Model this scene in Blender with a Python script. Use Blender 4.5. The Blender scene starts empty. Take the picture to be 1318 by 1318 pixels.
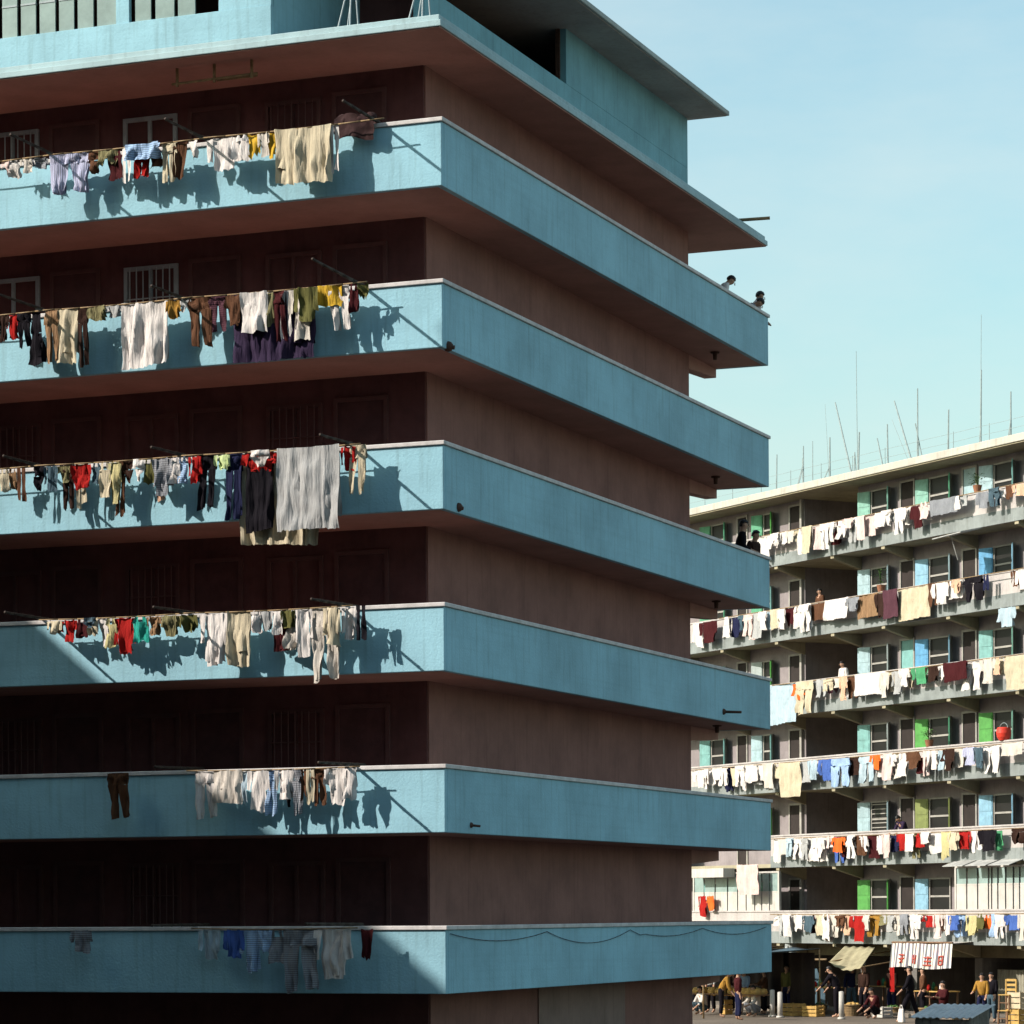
import bpy, bmesh, math, random
from mathutils import Vector, Matrix, noise
R = math.radians
rng = random.Random(11)
S = bpy.context.scene
COL = S.collection

# ------------------------------------------------------------------ layout constants (metres, ground z = 0)
EYE = 3.40
FPX, CX, Y0, ROLL = 3983.6, 659.0, 1174.9, 0.0056        # lens of the photograph, in photograph pixels
TH = 0.3792                                              # heading of the near block's gable
NC = (-1.0666, 49.738)                                   # near block: corner of its balconies
LEN, DG, DL = 17.916, 1.13, 2.0                          # gable balcony length, balcony depths
ZR, ZB, PITCH = 12.80 + EYE, 11.70 + EYE, 2.6            # rail / underside of the top balcony
PH = 0.4816
FC = (15.6225, 94.435)                                   # far block: a point of its balcony front
FZ = 13.03 + EYE
FD = 1.15                                                # far balcony depth

class Frame:
    def __init__(s, org, ang):
        s.o = Vector((org[0], org[1], 0)); s.a = ang
        s.M = Matrix.Translation(s.o) @ Matrix.Rotation(ang, 4, 'Z')
        s.I = s.M.inverted()
NEAR = Frame(NC, -TH)
FAR = Frame(FC, -(math.pi / 2 - PH))

def ray(px, py):
    c, s = math.cos(ROLL), math.sin(ROLL)
    a, b = px - CX, py - Y0
    u, v = a * c - b * s, a * s + b * c
    return Vector((u / FPX, 1, -v / FPX))
def hit(fr, px, py, axis, val):
    """where a sight line meets the plane local[axis] = val of a building"""
    o = fr.I @ Vector((0, 0, EYE)); d = fr.I.to_3x3() @ ray(px, py)
    return o + d * ((val - o[axis]) / d[axis])
def xat(fr, px, z, y=0.0):
    """local x of the point that stands at height z, depth y, above image column px"""
    lo, hi = -90.0, 30.0
    for _ in range(50):
        m = (lo + hi) / 2
        p = fr.M @ Vector((m, y, z))
        c, s = math.cos(ROLL), math.sin(ROLL)
        u, v = FPX * p.x / p.y, -FPX * (p.z - EYE) / p.y
        if CX + u * c + v * s < px: lo = m
        else: hi = m
    return (lo + hi) / 2

# ------------------------------------------------------------------ materials
def lin(h):
    h = h.lstrip('#'); o = []
    for i in (0, 2, 4):
        c = int(h[i:i + 2], 16) / 255
        o.append(c / 12.92 if c <= .04045 else ((c + .055) / 1.055) ** 2.4)
    return tuple(o) + (1,)
MATS = {}
def mat(name, col, rough=.8, var=.25, scale=3.0, streak=0, bump=.15, bscale=40, spec=.3, metal=0, dark=None, boards=0):
    if name in MATS: return MATS[name]
    m = bpy.data.materials.new(name); m.use_nodes = True; MATS[name] = m
    nt = m.node_tree; N = nt.nodes; L = nt.links
    b = N['Principled BSDF']
    if isinstance(col, str): col = lin(col)
    col = tuple(col[:3]) + (1,)
    dk = dark or tuple(c * (1 - var) for c in col[:3])
    dk = tuple(dk[:3]) + (1,)
    b.inputs['Roughness'].default_value = rough
    b.inputs['Specular IOR Level'].default_value = spec
    b.inputs['Metallic'].default_value = metal
    tc = N.new('ShaderNodeTexCoord')
    n1 = N.new('ShaderNodeTexNoise'); n1.inputs['Scale'].default_value = scale; n1.inputs['Detail'].default_value = 7
    n1.inputs['Roughness'].default_value = .65
    L.new(tc.outputs['Object'], n1.inputs['Vector'])
    rp = N.new('ShaderNodeValToRGB'); rp.color_ramp.elements[0].position = .36; rp.color_ramp.elements[1].position = .62
    rp.color_ramp.elements[0].color = dk; rp.color_ramp.elements[1].color = col
    L.new(n1.outputs['Fac'], rp.inputs['Fac'])
    out = rp.outputs['Color']
    def mul(a, fac_socket, c, amt):
        mx = N.new('ShaderNodeMix'); mx.data_type = 'RGBA'; mx.blend_type = 'MULTIPLY'
        mm = N.new('ShaderNodeMath'); mm.operation = 'MULTIPLY'; mm.inputs[1].default_value = amt
        L.new(fac_socket, mm.inputs[0]); L.new(mm.outputs[0], mx.inputs['Factor'])
        L.new(a, mx.inputs['A']); mx.inputs['B'].default_value = c
        return mx.outputs['Result']
    if streak:
        mp = N.new('ShaderNodeMapping'); mp.inputs['Scale'].default_value = (6.5, 6.5, .5)
        L.new(tc.outputs['Object'], mp.inputs['Vector'])
        n2 = N.new('ShaderNodeTexNoise'); n2.inputs['Scale'].default_value = 1.6; n2.inputs['Detail'].default_value = 6
        L.new(mp.outputs['Vector'], n2.inputs['Vector'])
        r2 = N.new('ShaderNodeValToRGB'); r2.color_ramp.elements[0].position = .52; r2.color_ramp.elements[1].position = .74
        L.new(n2.outputs['Fac'], r2.inputs['Fac'])
        out = mul(out, r2.outputs['Color'], (.42, .38, .33, 1), streak)
    if boards:
        mp = N.new('ShaderNodeMapping'); mp.inputs['Scale'].default_value = (.12, .12, 9)
        L.new(tc.outputs['Object'], mp.inputs['Vector'])
        n3 = N.new('ShaderNodeTexNoise'); n3.inputs['Scale'].default_value = 1.5; n3.inputs['Detail'].default_value = 3
        L.new(mp.outputs['Vector'], n3.inputs['Vector'])
        r3 = N.new('ShaderNodeValToRGB'); r3.color_ramp.elements[0].position = .5; r3.color_ramp.elements[1].position = .7
        L.new(n3.outputs['Fac'], r3.inputs['Fac'])
        out = mul(out, r3.outputs['Color'], (.6, .62, .62, 1), boards)
    n5 = N.new('ShaderNodeTexNoise'); n5.inputs['Scale'].default_value = scale * 9; n5.inputs['Detail'].default_value = 4
    L.new(tc.outputs['Object'], n5.inputs['Vector'])
    out = mul(out, n5.outputs['Fac'], (.7, .7, .7, 1), var * 1.2)
    L.new(out, b.inputs['Base Color'])
    if bump:
        n4 = N.new('ShaderNodeTexNoise'); n4.inputs['Scale'].default_value = bscale; n4.inputs['Detail'].default_value = 5
        L.new(tc.outputs['Object'], n4.inputs['Vector'])
        bp = N.new('ShaderNodeBump'); bp.inputs['Strength'].default_value = bump; bp.inputs['Distance'].default_value = .02
        L.new(n4.outputs['Fac'], bp.inputs['Height']); L.new(bp.outputs['Normal'], b.inputs['Normal'])
    return m

BLUE = mat('blue_paint', (.30, .545, .64), .75, .24, .45, .30, .3, 25, boards=.12)
CAP = mat('rail_paint', (.62, .58, .56), .75, .25, 3, .2)
SOFFIT = mat('soffit_paint', (.46, .25, .205), .85, .22, .8, .15, .2)
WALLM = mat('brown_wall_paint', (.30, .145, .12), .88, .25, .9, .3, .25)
SHADEW = mat('shade_dark_wall', (.150, .062, .060), .9, .35, 1, .2)  # brown wall colour darkened to carry the shade of the recesses
UPBLUE = mat('upper_wall_paint', (.20, .42, .48), .75, .22, .9, .3, .3)
TRIM = mat('grey_blue_trim', (.36, .42, .44), .6, .2, 4)
SHADETRIM = mat('shade_dark_frame', (.12, .055, .052), .6, .2, 4)  # frame colour darkened to sink into the recess shade
PANE = mat('old_glass', (.016, .014, .013), .45, .3, 2, 0, .03, 8, .25)
PALEPANE = mat('pale_glass', (.28, .38, .36), .25, .25, 2, 0, .05, 8, .5)
DARK = mat('dark_room', (.035, .022, .02), .9, .3, 2)
RUST = mat('rusty_iron', (.10, .05, .035), .8, .4, 12)
BAMBOO = mat('bamboo', (.30, .20, .10), .6, .4, 9)
DBAMBOO = mat('weathered_bamboo', (.045, .03, .022), .7, .4, 9)
WHITEW = mat('white_parapet_paint', (.47, .43, .41), .8, .25, 1.1, .35, .25)
OLIVE = mat('olive_soffit_paint', (.38, .335, .23), .85, .28, 1.2, .25)
FWALL = mat('mauve_wall_paint', (.27, .235, .24), .85, .25, 1.4, .25)
ROOFW = mat('roof_edge_paint', (.48, .45, .39), .8, .2, 1.5, .3)
def brick_mat():
    m = mat('dark_brick', (.10, .05, .045), .9, .3, 3)
    return m
BRICK = brick_mat()
WOODY = mat('yellow_wood', (.55, .34, .10), .7, .35, 6)
WOODB = mat('brown_wood', (.20, .11, .06), .75, .35, 6)
PLASTIC_RED = mat('red_plastic', (.62, .05, .03), .35, .1, 4)
METALG = mat('grey_sheet_metal', (.62, .60, .58), .6, .25, 3, .3, .1, 10, .4, .05)
SKIN = mat('skin', (.42, .24, .16), .6, .1, 8)
HAIR = mat('black_hair', (.012, .010, .010), .5, .2, 30)
LEAF = mat('leaf_green', (.06, .14, .03), .6, .4, 9)
STEEL = mat('aerial_metal', (.30, .36, .36), .5, .3, 9)

CLOTHC = {
 'white': '#d2cbc6', 'cream': '#bdb198', 'pale grey': '#a3a3a2', 'grey': '#8f9298', 'black': '#17141a', 'red': '#9c1f1c', 'maroon': '#40181b',
 'brown': '#5a3d2c', 'dark brown': '#33221c', 'khaki': '#857f5c', 'olive': '#5c5a34', 'yellow': '#c09a34', 'ochre': '#9c7434', 'pale yellow': '#b8ae80',
 'pale pink': '#cfb8b2', 'peach': '#dfb79a', 'lilac': '#b9bcd6', 'light blue': '#a3bfe0', 'blue': '#445fa0', 'navy': '#20233f', 'slate': '#4f6470', 'teal': '#2f9c8c',
 'pale green': '#b9c890', 'green': '#4b8f66', 'purple': '#33283e', 'plum': '#5b3a44', 'tan': '#97785a', 'orange': '#d9642a', 'ice blue': '#a4b6c0', 'off-white': '#c2bab0',  # purple set dark for the shade lying on the blanket
}
def cloth_mat(c):
    n = c.replace(' ', '_').replace('-', '_') + '_cloth'
    if n in MATS: return MATS[n]
    m = mat(n, CLOTHC[c], .9, .14, 5, 0, .25, 90, .1)
    nt = m.node_tree; N, L = nt.nodes, nt.links; b = N['Principled BSDF']
    tc = N.new('ShaderNodeTexCoord'); mp = N.new('ShaderNodeMapping'); mp.inputs['Scale'].default_value = (1, 1, .14); mp.inputs['Rotation'].default_value = (0, .12, 0)
    no = N.new('ShaderNodeTexNoise'); no.inputs['Scale'].default_value = 21; no.inputs['Detail'].default_value = 3
    bp = N.new('ShaderNodeBump'); bp.inputs['Strength'].default_value = .75; bp.inputs['Distance'].default_value = .035
    L.new(tc.outputs['Object'], mp.inputs['Vector']); L.new(mp.outputs['Vector'], no.inputs['Vector']); L.new(no.outputs['Fac'], bp.inputs['Height']); L.new(bp.outputs['Normal'], b.inputs['Normal'])
    if c in ('lilac', 'grey', 'tan', 'slate', 'plum', 'light blue', 'khaki', 'peach'):
        src = b.inputs['Base Color'].links[0].from_socket
        wv = N.new('ShaderNodeTexWave'); wv.bands_direction = 'X' if len(c) % 2 else 'Z'; wv.inputs['Scale'].default_value = 9; wv.inputs['Distortion'].default_value = .6
        L.new(tc.outputs['Object'], wv.inputs['Vector'])
        rr = N.new('ShaderNodeValToRGB'); rr.color_ramp.elements[0].position = .45; rr.color_ramp.elements[1].position = .6
        rr.color_ramp.elements[0].color = (.62, .6, .6, 1); rr.color_ramp.elements[1].color = (1.0, 1.0, 1.0, 1)
        L.new(wv.outputs['Fac'], rr.inputs['Fac'])
        mx = N.new('ShaderNodeMix'); mx.data_type = 'RGBA'; mx.blend_type = 'MULTIPLY'; mx.inputs['Factor'].default_value = 1
        L.new(src, mx.inputs['A']); L.new(rr.outputs['Color'], mx.inputs['B']); L.new(mx.outputs['Result'], b.inputs['Base Color'])
    return m

# ------------------------------------------------------------------ mesh helpers
class MB:
    def __init__(s): s.v = []; s.f = []; s.m = []
    def face(s, idx, m=0): s.f.append(idx); s.m.append(m)
    def box(s, x0, x1, y0, y1, z0, z1, m=0):
        n = len(s.v)
        x0, x1 = min(x0, x1), max(x0, x1); y0, y1 = min(y0, y1), max(y0, y1); z0, z1 = min(z0, z1), max(z0, z1)
        s.v += [(x0, y0, z0), (x1, y0, z0), (x1, y1, z0), (x0, y1, z0), (x0, y0, z1), (x1, y0, z1), (x1, y1, z1), (x0, y1, z1)]
        for q in ((0, 3, 2, 1), (4, 5, 6, 7), (0, 1, 5, 4), (1, 2, 6, 5), (2, 3, 7, 6), (3, 0, 4, 7)): s.face([n + i for i in q], m)
        return s
    def hexa(s, pts, m=0):
        n = len(s.v); s.v += [tuple(p) for p in pts]
        for q in ((0, 3, 2, 1), (4, 5, 6, 7), (0, 1, 5, 4), (1, 2, 6, 5), (2, 3, 7, 6), (3, 0, 4, 7)): s.face([n + i for i in q], m)
        return s
    def prism(s, poly, axis, a0, a1, m=0):
        """poly in the two other axes, extruded along axis"""
        n = len(s.v); k = len(poly)
        for a in (a0, a1):
            for p in poly:
                q = list(p); q.insert(axis, a); s.v.append(tuple(q))
        s.face(list(range(n, n + k)), m); s.face(list(range(n + 2 * k - 1, n + k - 1, -1)), m)
        for i in range(k):
            j = (i + 1) % k; s.face([n + i, n + k + i, n + k + j, n + j], m)
        return s
    def tube(s, p0, p1, r0, r1=None, n=8, m=0):
        r1 = r0 if r1 is None else r1
        p0, p1 = Vector(p0), Vector(p1); d = (p1 - p0).normalized()
        a = d.orthogonal().normalized(); b = d.cross(a); k = len(s.v)
        for p, r in ((p0, r0), (p1, r1)):
            for i in range(n):
                t = 2 * math.pi * i / n
                s.v.append(tuple(p + (a * math.cos(t) + b * math.sin(t)) * r))
        for i in range(n):
            j = (i + 1) % n; s.face([k + i, k + j, k + n + j, k + n + i], m)
        s.face([k + i for i in range(n)][::-1], m); s.face([k + n + i for i in range(n)], m)
        return s
    def path(s, pts, r, n=6, m=0):
        for a, b in zip(pts, pts[1:]): s.tube(a, b, r, r, n, m)
        return s
    def ball(s, c, r, n=10, m=0, sq=(1, 1, 1)):
        k = len(s.v); c = Vector(c); rings = max(4, n // 2)
        for i in range(rings + 1):
            ph = math.pi * i / rings
            for j in range(n):
                t = 2 * math.pi * j / n
                s.v.append((c.x + r * sq[0] * math.sin(ph) * math.cos(t), c.y + r * sq[1] * math.sin(ph) * math.sin(t), c.z + r * sq[2] * math.cos(ph)))
        for i in range(rings):
            for j in range(n):
                q = (j + 1) % n
                s.face([k + i * n + j, k + (i + 1) * n + j, k + (i + 1) * n + q, k + i * n + q], m)
        return s
    def grid(s, fn, nx, ny, m=0, keep=None):
        k = len(s.v)
        for j in range(ny + 1):
            for i in range(nx + 1): s.v.append(tuple(fn(i / nx, j / ny)))
        for j in range(ny):
            for i in range(nx):
                if keep and not keep((i + .5) / nx, (j + .5) / ny): continue
                a = k + j * (nx + 1) + i
                s.face([a, a + nx + 1, a + nx + 2, a + 1], m)
        return s
    def build(s, name, mats, parent=None, smooth=False, bevel=0, solid=0):
        me = bpy.data.meshes.new(name); me.from_pydata(s.v, [], s.f)
        if not isinstance(mats, (list, tuple)): mats = [mats]
        for x in mats: me.materials.append(x)
        me.polygons.foreach_set('material_index', s.m)
        if smooth: me.polygons.foreach_set('use_smooth', [True] * len(s.f))
        me.update()
        o = bpy.data.objects.new(name, me); COL.objects.link(o)
        if parent: o.parent = parent
        if bevel:
            b = o.modifiers.new('bevel', 'BEVEL'); b.width = bevel; b.segments = 2; b.limit_method = 'ANGLE'
        if solid:
            b = o.modifiers.new('solid', 'SOLIDIFY'); b.thickness = solid
        return o
def tag(o, label=None, cat=None, group=None, kind=None):
    if label: o['label'] = label
    if cat: o['category'] = cat
    if group: o['group'] = group
    if kind: o['kind'] = kind
    return o
def empty(name, loc=(0, 0, 0), rz=0, label=None, cat=None, group=None):
    o = bpy.data.objects.new(name, None); COL.objects.link(o); o.empty_display_size = .3
    o.location = loc; o.rotation_euler = (0, 0, rz)
    return tag(o, label, cat, group)
def place(o, fr, p, rz=0):
    o.location = fr.M @ Vector(p); o.rotation_euler = (0, 0, fr.a + rz); return o

# ------------------------------------------------------------------ ground
g = MB().grid(lambda s, t: ((s - .5) * 2400, (t - .35) * 2400, 0), 24, 24)
gm = mat('beaten_earth', (.17, .135, .105), .95, .3, .35, 0, .4, 6)
tag(g.build('ground', gm), kind='structure')
pv = MB(); pv.box(-70, 25, -1.1, FD + .2, .004, .14)
pvo = pv.build('pavement', mat('pavement_concrete', (.21, .175, .145), .9, .3, 1.1, 0, .3), bevel=.01)
place(pvo, FAR, (0, 0, 0)); tag(pvo, kind='structure')

# ------------------------------------------------------------------ near block
nb = empty('apartment_block', NEAR.o, NEAR.a,
           'tall near block of brown walls with wide blue balcony bands wrapping its corner', 'apartment block')
BX0 = -44.0                                              # far left end of this wing
wx1, wy0, wy1 = -DG, DL, LEN - DL                        # recessed walls
ZT0, ZT1 = 14.27 + EYE, 14.47 + EYE                      # terrace slab under the top storey
ZROOF = 16.65 + EYE
w = MB()
w.box(BX0, wx1, wy0, wy1, -.5, ZT0 + .05)
wall = w.build('wall', WALLM, nb)
ld = MB(); ld.box(BX0, wx1 - .03, wy0 - .03, wy0 - .001, -.45, ZT0 + .04)  # thin dark sheet over the wall, shade put into its colour
ld.build('long_wall_shade', SHADEW, nb)
for k in range(6):
    zr, zb = ZR - PITCH * k, ZB - PITCH * k
    p = MB(); T = .11
    p.box(BX0, 0, 0, T, zb, zr - .07)                     # front
    p.box(-T, 0, T, LEN - T, zb, zr - .07)                # gable
    p.box(BX0, 0, LEN - T, LEN, zb, zr - .07)             # back
    po = p.build('balcony_parapet', BLUE, nb, bevel=.012)
    c = MB(); o = .035
    c.prism([(BX0, -o), (o, -o), (o, LEN + o), (BX0, LEN + o), (BX0, LEN - T - o), (-T - o, LEN - T - o), (-T - o, T + o), (BX0, T + o)], 2, zr - .069, zr)
    c.build('rail_cap', CAP, po, bevel=.012)
    s = MB(); s.prism([(BX0, T), (-T, T), (-T, LEN - T), (BX0, LEN - T)], 2, zb + .003, zb + .13)
    so = s.build('balcony_slab', SOFFIT, nb)
    b = MB()
    b.hexa([(wx1 - .28, wy1, zb - .30), (wx1 - .004, wy1, zb - .30), (wx1 - .004, LEN - .12, zb - .20), (wx1 - .28, LEN - .12, zb - .20),
            (wx1 - .28, wy1, zb), (wx1 - .004, wy1, zb), (wx1 - .004, LEN - .12, zb), (wx1 - .28, LEN - .12, zb)])
    b.build('bracket_beam', SOFFIT, nb, bevel=.01)
    for bx in ():
        b = MB(); b.hexa([(bx - .2, .14, zb - .10), (bx, .14, zb - .10), (bx, DL, zb - .26), (bx - .2, DL, zb - .26),
                          (bx - .2, .14, zb), (bx, .14, zb), (bx, DL, zb), (bx - .2, DL, zb)])
        b.build('bracket_beam', SOFFIT, nb, bevel=.01)
    # doors and windows on the long balcony
    zf = zb + .13
    for i in range(7):
        x = -1.9 - 2.75 * i
        d = MB(); d.box(x - .86, x, DL - .05, DL + .05, zf, zf + 2.05)
        do = d.build('door', mat('shade_dark_door', (.10, .042, .042), .7, .3, 3), nb)  # door colour darkened to carry the balcony shade
        TRK = TRIM if k < 2 and i >= 1 else SHADETRIM  # frames darkened for shade below the two upper balconies
        fr = MB(); 
        fr.box(x - .93, x - .86, DL - .08, DL + .04, zf, zf + 2.12); fr.box(x, x + .07, DL - .08, DL + .04, zf, zf + 2.12)
        fr.box(x - .86, x, DL - .08, DL + .04, zf + 2.05, zf + 2.12)
        fr.build('door_frame', SHADETRIM, do)
        q = x - 1.15
        wn = MB()
        for (a, e, z0, z1) in ((q - 1.05, q, .95, 1.02), (q - 1.05, q, 2.0, 2.07), (q - 1.05, q - .98, 1.02, 2.0), (q - .07, q, 1.02, 2.0), (q - .56, q - .5, 1.02, 2.0)):
            wn.box(a, e, DL - .08, DL + .03, zf + z0, zf + z1)
        wo = wn.build('window', TRK, nb)
        pn = MB(); pn.box(q - .98, q - .56, DL - .02, DL + .02, zf + 1.02, zf + 2.0); pn.box(q - .5, q - .07, DL - .02, DL + .02, zf + 1.02, zf + 2.0)
        pn.build('pane', PALEPANE if k < 2 and i in (1, 2, 4, 5) else PANE, wo)
        if (i + k) % 2 == 0:
            br = MB()
            for j in range(7): br.tube((q - .92 + .13 * j, DL - .1, zf + 1.0), (q - .92 + .13 * j, DL - .1, zf + 2.03), .012, n=6)
            br.tube((q - 1.0, DL - .1, zf + 1.5), (q - .05, DL - .1, zf + 1.5), .012, n=6)
            br.build('window_bars', TRK, wo)

# terrace slab with its double moulding
t = MB()
t.prism([(BX0, 0), (0, 0), (0, LEN), (BX0, LEN)], 2, ZT0, ZT0 + .105)
t.prism([(BX0, .045), (-.045, .045), (-.045, LEN - .045), (BX0, LEN - .045)], 2, ZT0 + .105, ZT1)
t.build('terrace_slab', [mat('slab_edge_paint', (.36, .50, .53), .75, .2, 1, .3)], nb, bevel=.012)
s = MB(); s.prism([(BX0, .03), (-.03, .03), (-.03, LEN - .03), (BX0, LEN - .03)], 2, ZT0 - .02, ZT0 - .004)
s.build('terrace_soffit', SOFFIT, nb)
# top storey: gable wall with the big opening
A = hit(NEAR, 580, 30, 0, wx1); B = hit(NEAR, 729, 108, 0, wx1); Ctop = hit(NEAR, 729, 27, 0, wx1)
oy0, oy1, oz0, oz1 = wy0 + .85, B.y, B.z, Ctop.z
u = MB(); th = .22
u.box(wx1 - th, wx1, wy0, wy1, ZT1, oz0)
u.box(wx1 - th, wx1, wy0, wy1, oz1, ZROOF)
u.box(wx1 - th, wx1, wy0, oy0, oz0, oz1)
u.box(wx1 - th, wx1, oy1, wy1, oz0, oz1)
u.box(BX0, wx1 - th, wy1 - .2, wy1, ZT1, ZROOF)
uo = u.build('upper_wall', UPBLUE, nb, bevel=.008)
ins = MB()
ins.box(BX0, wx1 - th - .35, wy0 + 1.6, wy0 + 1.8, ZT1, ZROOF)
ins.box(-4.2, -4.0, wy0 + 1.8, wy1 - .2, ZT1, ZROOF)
ins.build('room_wall', SHADEW, nb)
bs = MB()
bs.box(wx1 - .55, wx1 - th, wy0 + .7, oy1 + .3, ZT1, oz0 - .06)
bs.build('window_seat_wall', SHADEW, nb)
fr = MB()
for (y0_, y1_, z0_, z1_) in ((oy0, oy0 + .05, oz0, oz1), (oy1 - .05, oy1, oz0, oz1), (oy0 + .05, oy1 - .05, oz0, oz0 + .05), (oy0 + .05, oy1 - .05, oz1 - .05, oz1)):
    fr.box(wx1 - .20, wx1 - .12, y0_, y1_, z0_, z1_)
fr.build('opening_frame', RUST, nb)
# glazed screen on the long side of the top storey
xe = xat(NEAR, 350, ZT1 + .3, .1)
def scr(px): return xat(NEAR, px, ZT1 + .9, .1)
sp = MB()
sp.box(BX0, xe, .06, .18, ZT1, ZT1 + .50)
xa, xb = scr(352), scr(282); sp.box(xb, xe, .075, .165, ZT1 + .5, ZROOF)
xc, xd = scr(167), scr(150); sp.box(xd, xc, .075, .165, ZT1 + .5, ZROOF)
sp.box(xe - .12, xe, .18, wy0 + 1.6, ZT1, ZROOF)
sp.build('screen_wall', BLUE, nb, bevel=.006)
spo = MB(); pan = MB(); spo2 = MB(); pan2 = MB()
edges = [(167, 174, 1), (174, 194, 0), (194, 200, 1), (200, 224, 0), (224, 229, 1), (229, 251, 0), (251, 282, 2), (0, 3, 1), (3, 22, 0), (22, 27, 1), (27, 46, 0), (46, 51, 1), (51, 71, 0), (71, 76, 1), (76, 95, 0), (95, 100, 1), (100, 120, 0), (120, 125, 1), (125, 150, 0)]
for a, b_, kd in edges:
    x0, x1 = scr(a), scr(b_)
    if a >= 167: pan, pan2, spo, spo2 = (pan, pan2, spo, spo2) 
    if a == 0: pan, pan2 = pan2, pan; spo, spo2 = spo2, spo
    if kd == 0:
        pan.box(x0, x1, .10, .13, ZT1 + .5, ZT1 + 1.02); pan.box(x0, x1, .10, .13, ZT1 + 1.05, ZT1 + 1.6); pan.box(x0, x1, .10, .13, ZT1 + 1.63, ZROOF)
        spo.box(x0, x1, .09, .14, ZT1 + 1.02, ZT1 + 1.05); spo.box(x0, x1, .09, .14, ZT1 + 1.6, ZT1 + 1.63)
    if kd == 2:
        pan.box(x0, x1, .10, .13, ZT1 + .86, ZROOF)
        spo.box(x0, x1, .09, .14, ZT1 + .83, ZT1 + .86)
x = scr(0) - .05
while x > BX0 + 1:
    pan.box(x - .27, x, .10, .13, ZT1 + .5, ZROOF); x -= .34
for a, b_ in ((pan, spo), (pan2, spo2)):
    pa = a.build('screen_pane', PALEPANE, nb); b_.build('glazing_bar', TRIM, pa)
# roof
ry1 = LEN - 1.83
rf = MB(); rf.prism([(BX0, -.05), (-.26, -.05), (-.26, ry1), (BX0, ry1)], 2, ZROOF + .003, ZROOF + .10)
rf.build('roof', [mat('roof_slab_paint', (.40, .44, .42), .8, .25, 1, .3)], nb, bevel=.015)
rs = MB(); rs.prism([(BX0, .0), (-.32, .0), (-.32, ry1 - .05), (BX0, ry1 - .05)], 2, ZROOF - .012, ZROOF + .003)
rs.build('roof_soffit', mat('roof_soffit_paint', (.40, .36, .32), .85, .25, .9, .3), nb)
rp = MB(); rp.prism([(BX0, .35), (-.62, .35), (-.62, ry1 - .3), (BX0, ry1 - .3)], 2, ZROOF + .10, ZROOF + .22)
rp.build('roof_deck', mat('roof_deck_felt', (.25, .22, .2), .9), nb)
# ground storey of the gable: one paler rendered panel
a = hit(NEAR, 692, 1300, 0, wx1).y; b_ = hit(NEAR, 803, 1300, 0, wx1).y
pp = MB(); pp.box(wx1, wx1 + .03, a, b_, .02, ZB - 5 * PITCH - .01)
pp.build('rendered_panel', mat('pale_brown_render', (.30, .20, .17), .85, .25, 1, .3), nb, bevel=.006)
# the cross wing of the same block, out of the picture to the left, shades the lower balconies
XW = -21.95
wg = MB(); wg.box(XW - 14, XW - DL - .01, -46, wy0 - .01, -.5, ZROOF)
wo = wg.build('cross_wing_wall', WALLM, nb)
for k in range(6):
    zr, zb = ZR - PITCH * k, ZB - PITCH * k
    p = MB(); p.box(XW - .11, XW, -26.8, -.04, zb, zr - .07); p.build('balcony_parapet', BLUE, nb, bevel=.012)
    p = MB(); p.box(XW - DL, XW - .11, -26.8, -.04, zb + .003, zb + .13); p.build('balcony_slab', SOFFIT, nb)
ow = MB(); ow.box(-18.5, -1.2, -34, -17, -.5, ZROOF + 7.8); ow.build('sky_blocker_wall', WALLM, nb)  # unseen wing added to block sky light from the long face
for k in range(-3, 6):  # balconies of the added blocker, brown to curb blue bounce
    zr, zb = ZR - PITCH * k, ZB - PITCH * k
    p = MB(); p.box(-18.5, -1.4, -15.11, -15, zb, zr - .07); p.build('balcony_parapet', WALLM, nb, bevel=.012)
    p = MB(); p.box(-18.5, -1.4, -16.99, -15.11, zb + .003, zb + .13); p.build('balcony_slab', SOFFIT, nb)
rw = MB(); rw.box(-18.5, -1.2, -34, -14.8, ZROOF + 7.803, ZROOF + 7.94); rw.build('sky_blocker_roof', MATS['roof_slab_paint'], nb)
rw = MB(); rw.box(XW - 16, XW, -28.95, -.06, ZROOF + .003, ZROOF + .14); rw.build('cross_wing_roof', MATS['roof_slab_paint'], nb)
bw = MB(); bw.box(-12, 62, -70, -54, -.5, ZROOF + 5); bw.build('rear_blocker_wall', WALLM, nb)  # unseen block added behind the camera to cut sky light
bw = MB(); bw.box(-12.5, 62.5, -70.5, -53, ZROOF + 5.003, ZROOF + 5.15); bw.build('rear_blocker_roof', MATS['roof_slab_paint'], nb)
for k in range(-2, 6):  # balconies of the added rear blocker
    zr, zb = ZR - PITCH * k, ZB - PITCH * k
    p = MB(); p.box(-12, 62, -52.61, -52.5, zb, zr - .07); p.build('balcony_parapet', BLUE, nb, bevel=.012)
    p = MB(); p.box(-12, 62, -53.99, -52.61, zb + .003, zb + .13); p.build('balcony_slab', SOFFIT, nb)
# spouts and drains
def spout(px, py, ln=.22, r=.025):
    p = hit(NEAR, px, py, 0, 0.0)
    m_ = MB(); m_.tube((-.03, p.y, p.z), (ln, p.y + .02, p.z - .02), r, r * .9, 10); m_.ball((.0, p.y, p.z), r * 2.2, 10)
    m_.build('drain_spout', RUST, nb, smooth=True)
spout(577, 446, .10, .04); spout(590, 653, .08, .035); spout(931, 916, .38, .03); spout(606, 1062, .16, .022)
for k in range(0, 4):
    zb = ZB - PITCH * k
    for yy in (15.9,):
        m_ = MB(); m_.tube((-.55, yy, zb + .01), (-.55, yy, zb - .16), .05, .04, 10); m_.tube((-.55, yy, zb - .005), (-.55, yy, zb - .03), .10, .09, 12)
        m_.build('drain_pipe', RUST, nb, smooth=True)

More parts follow.
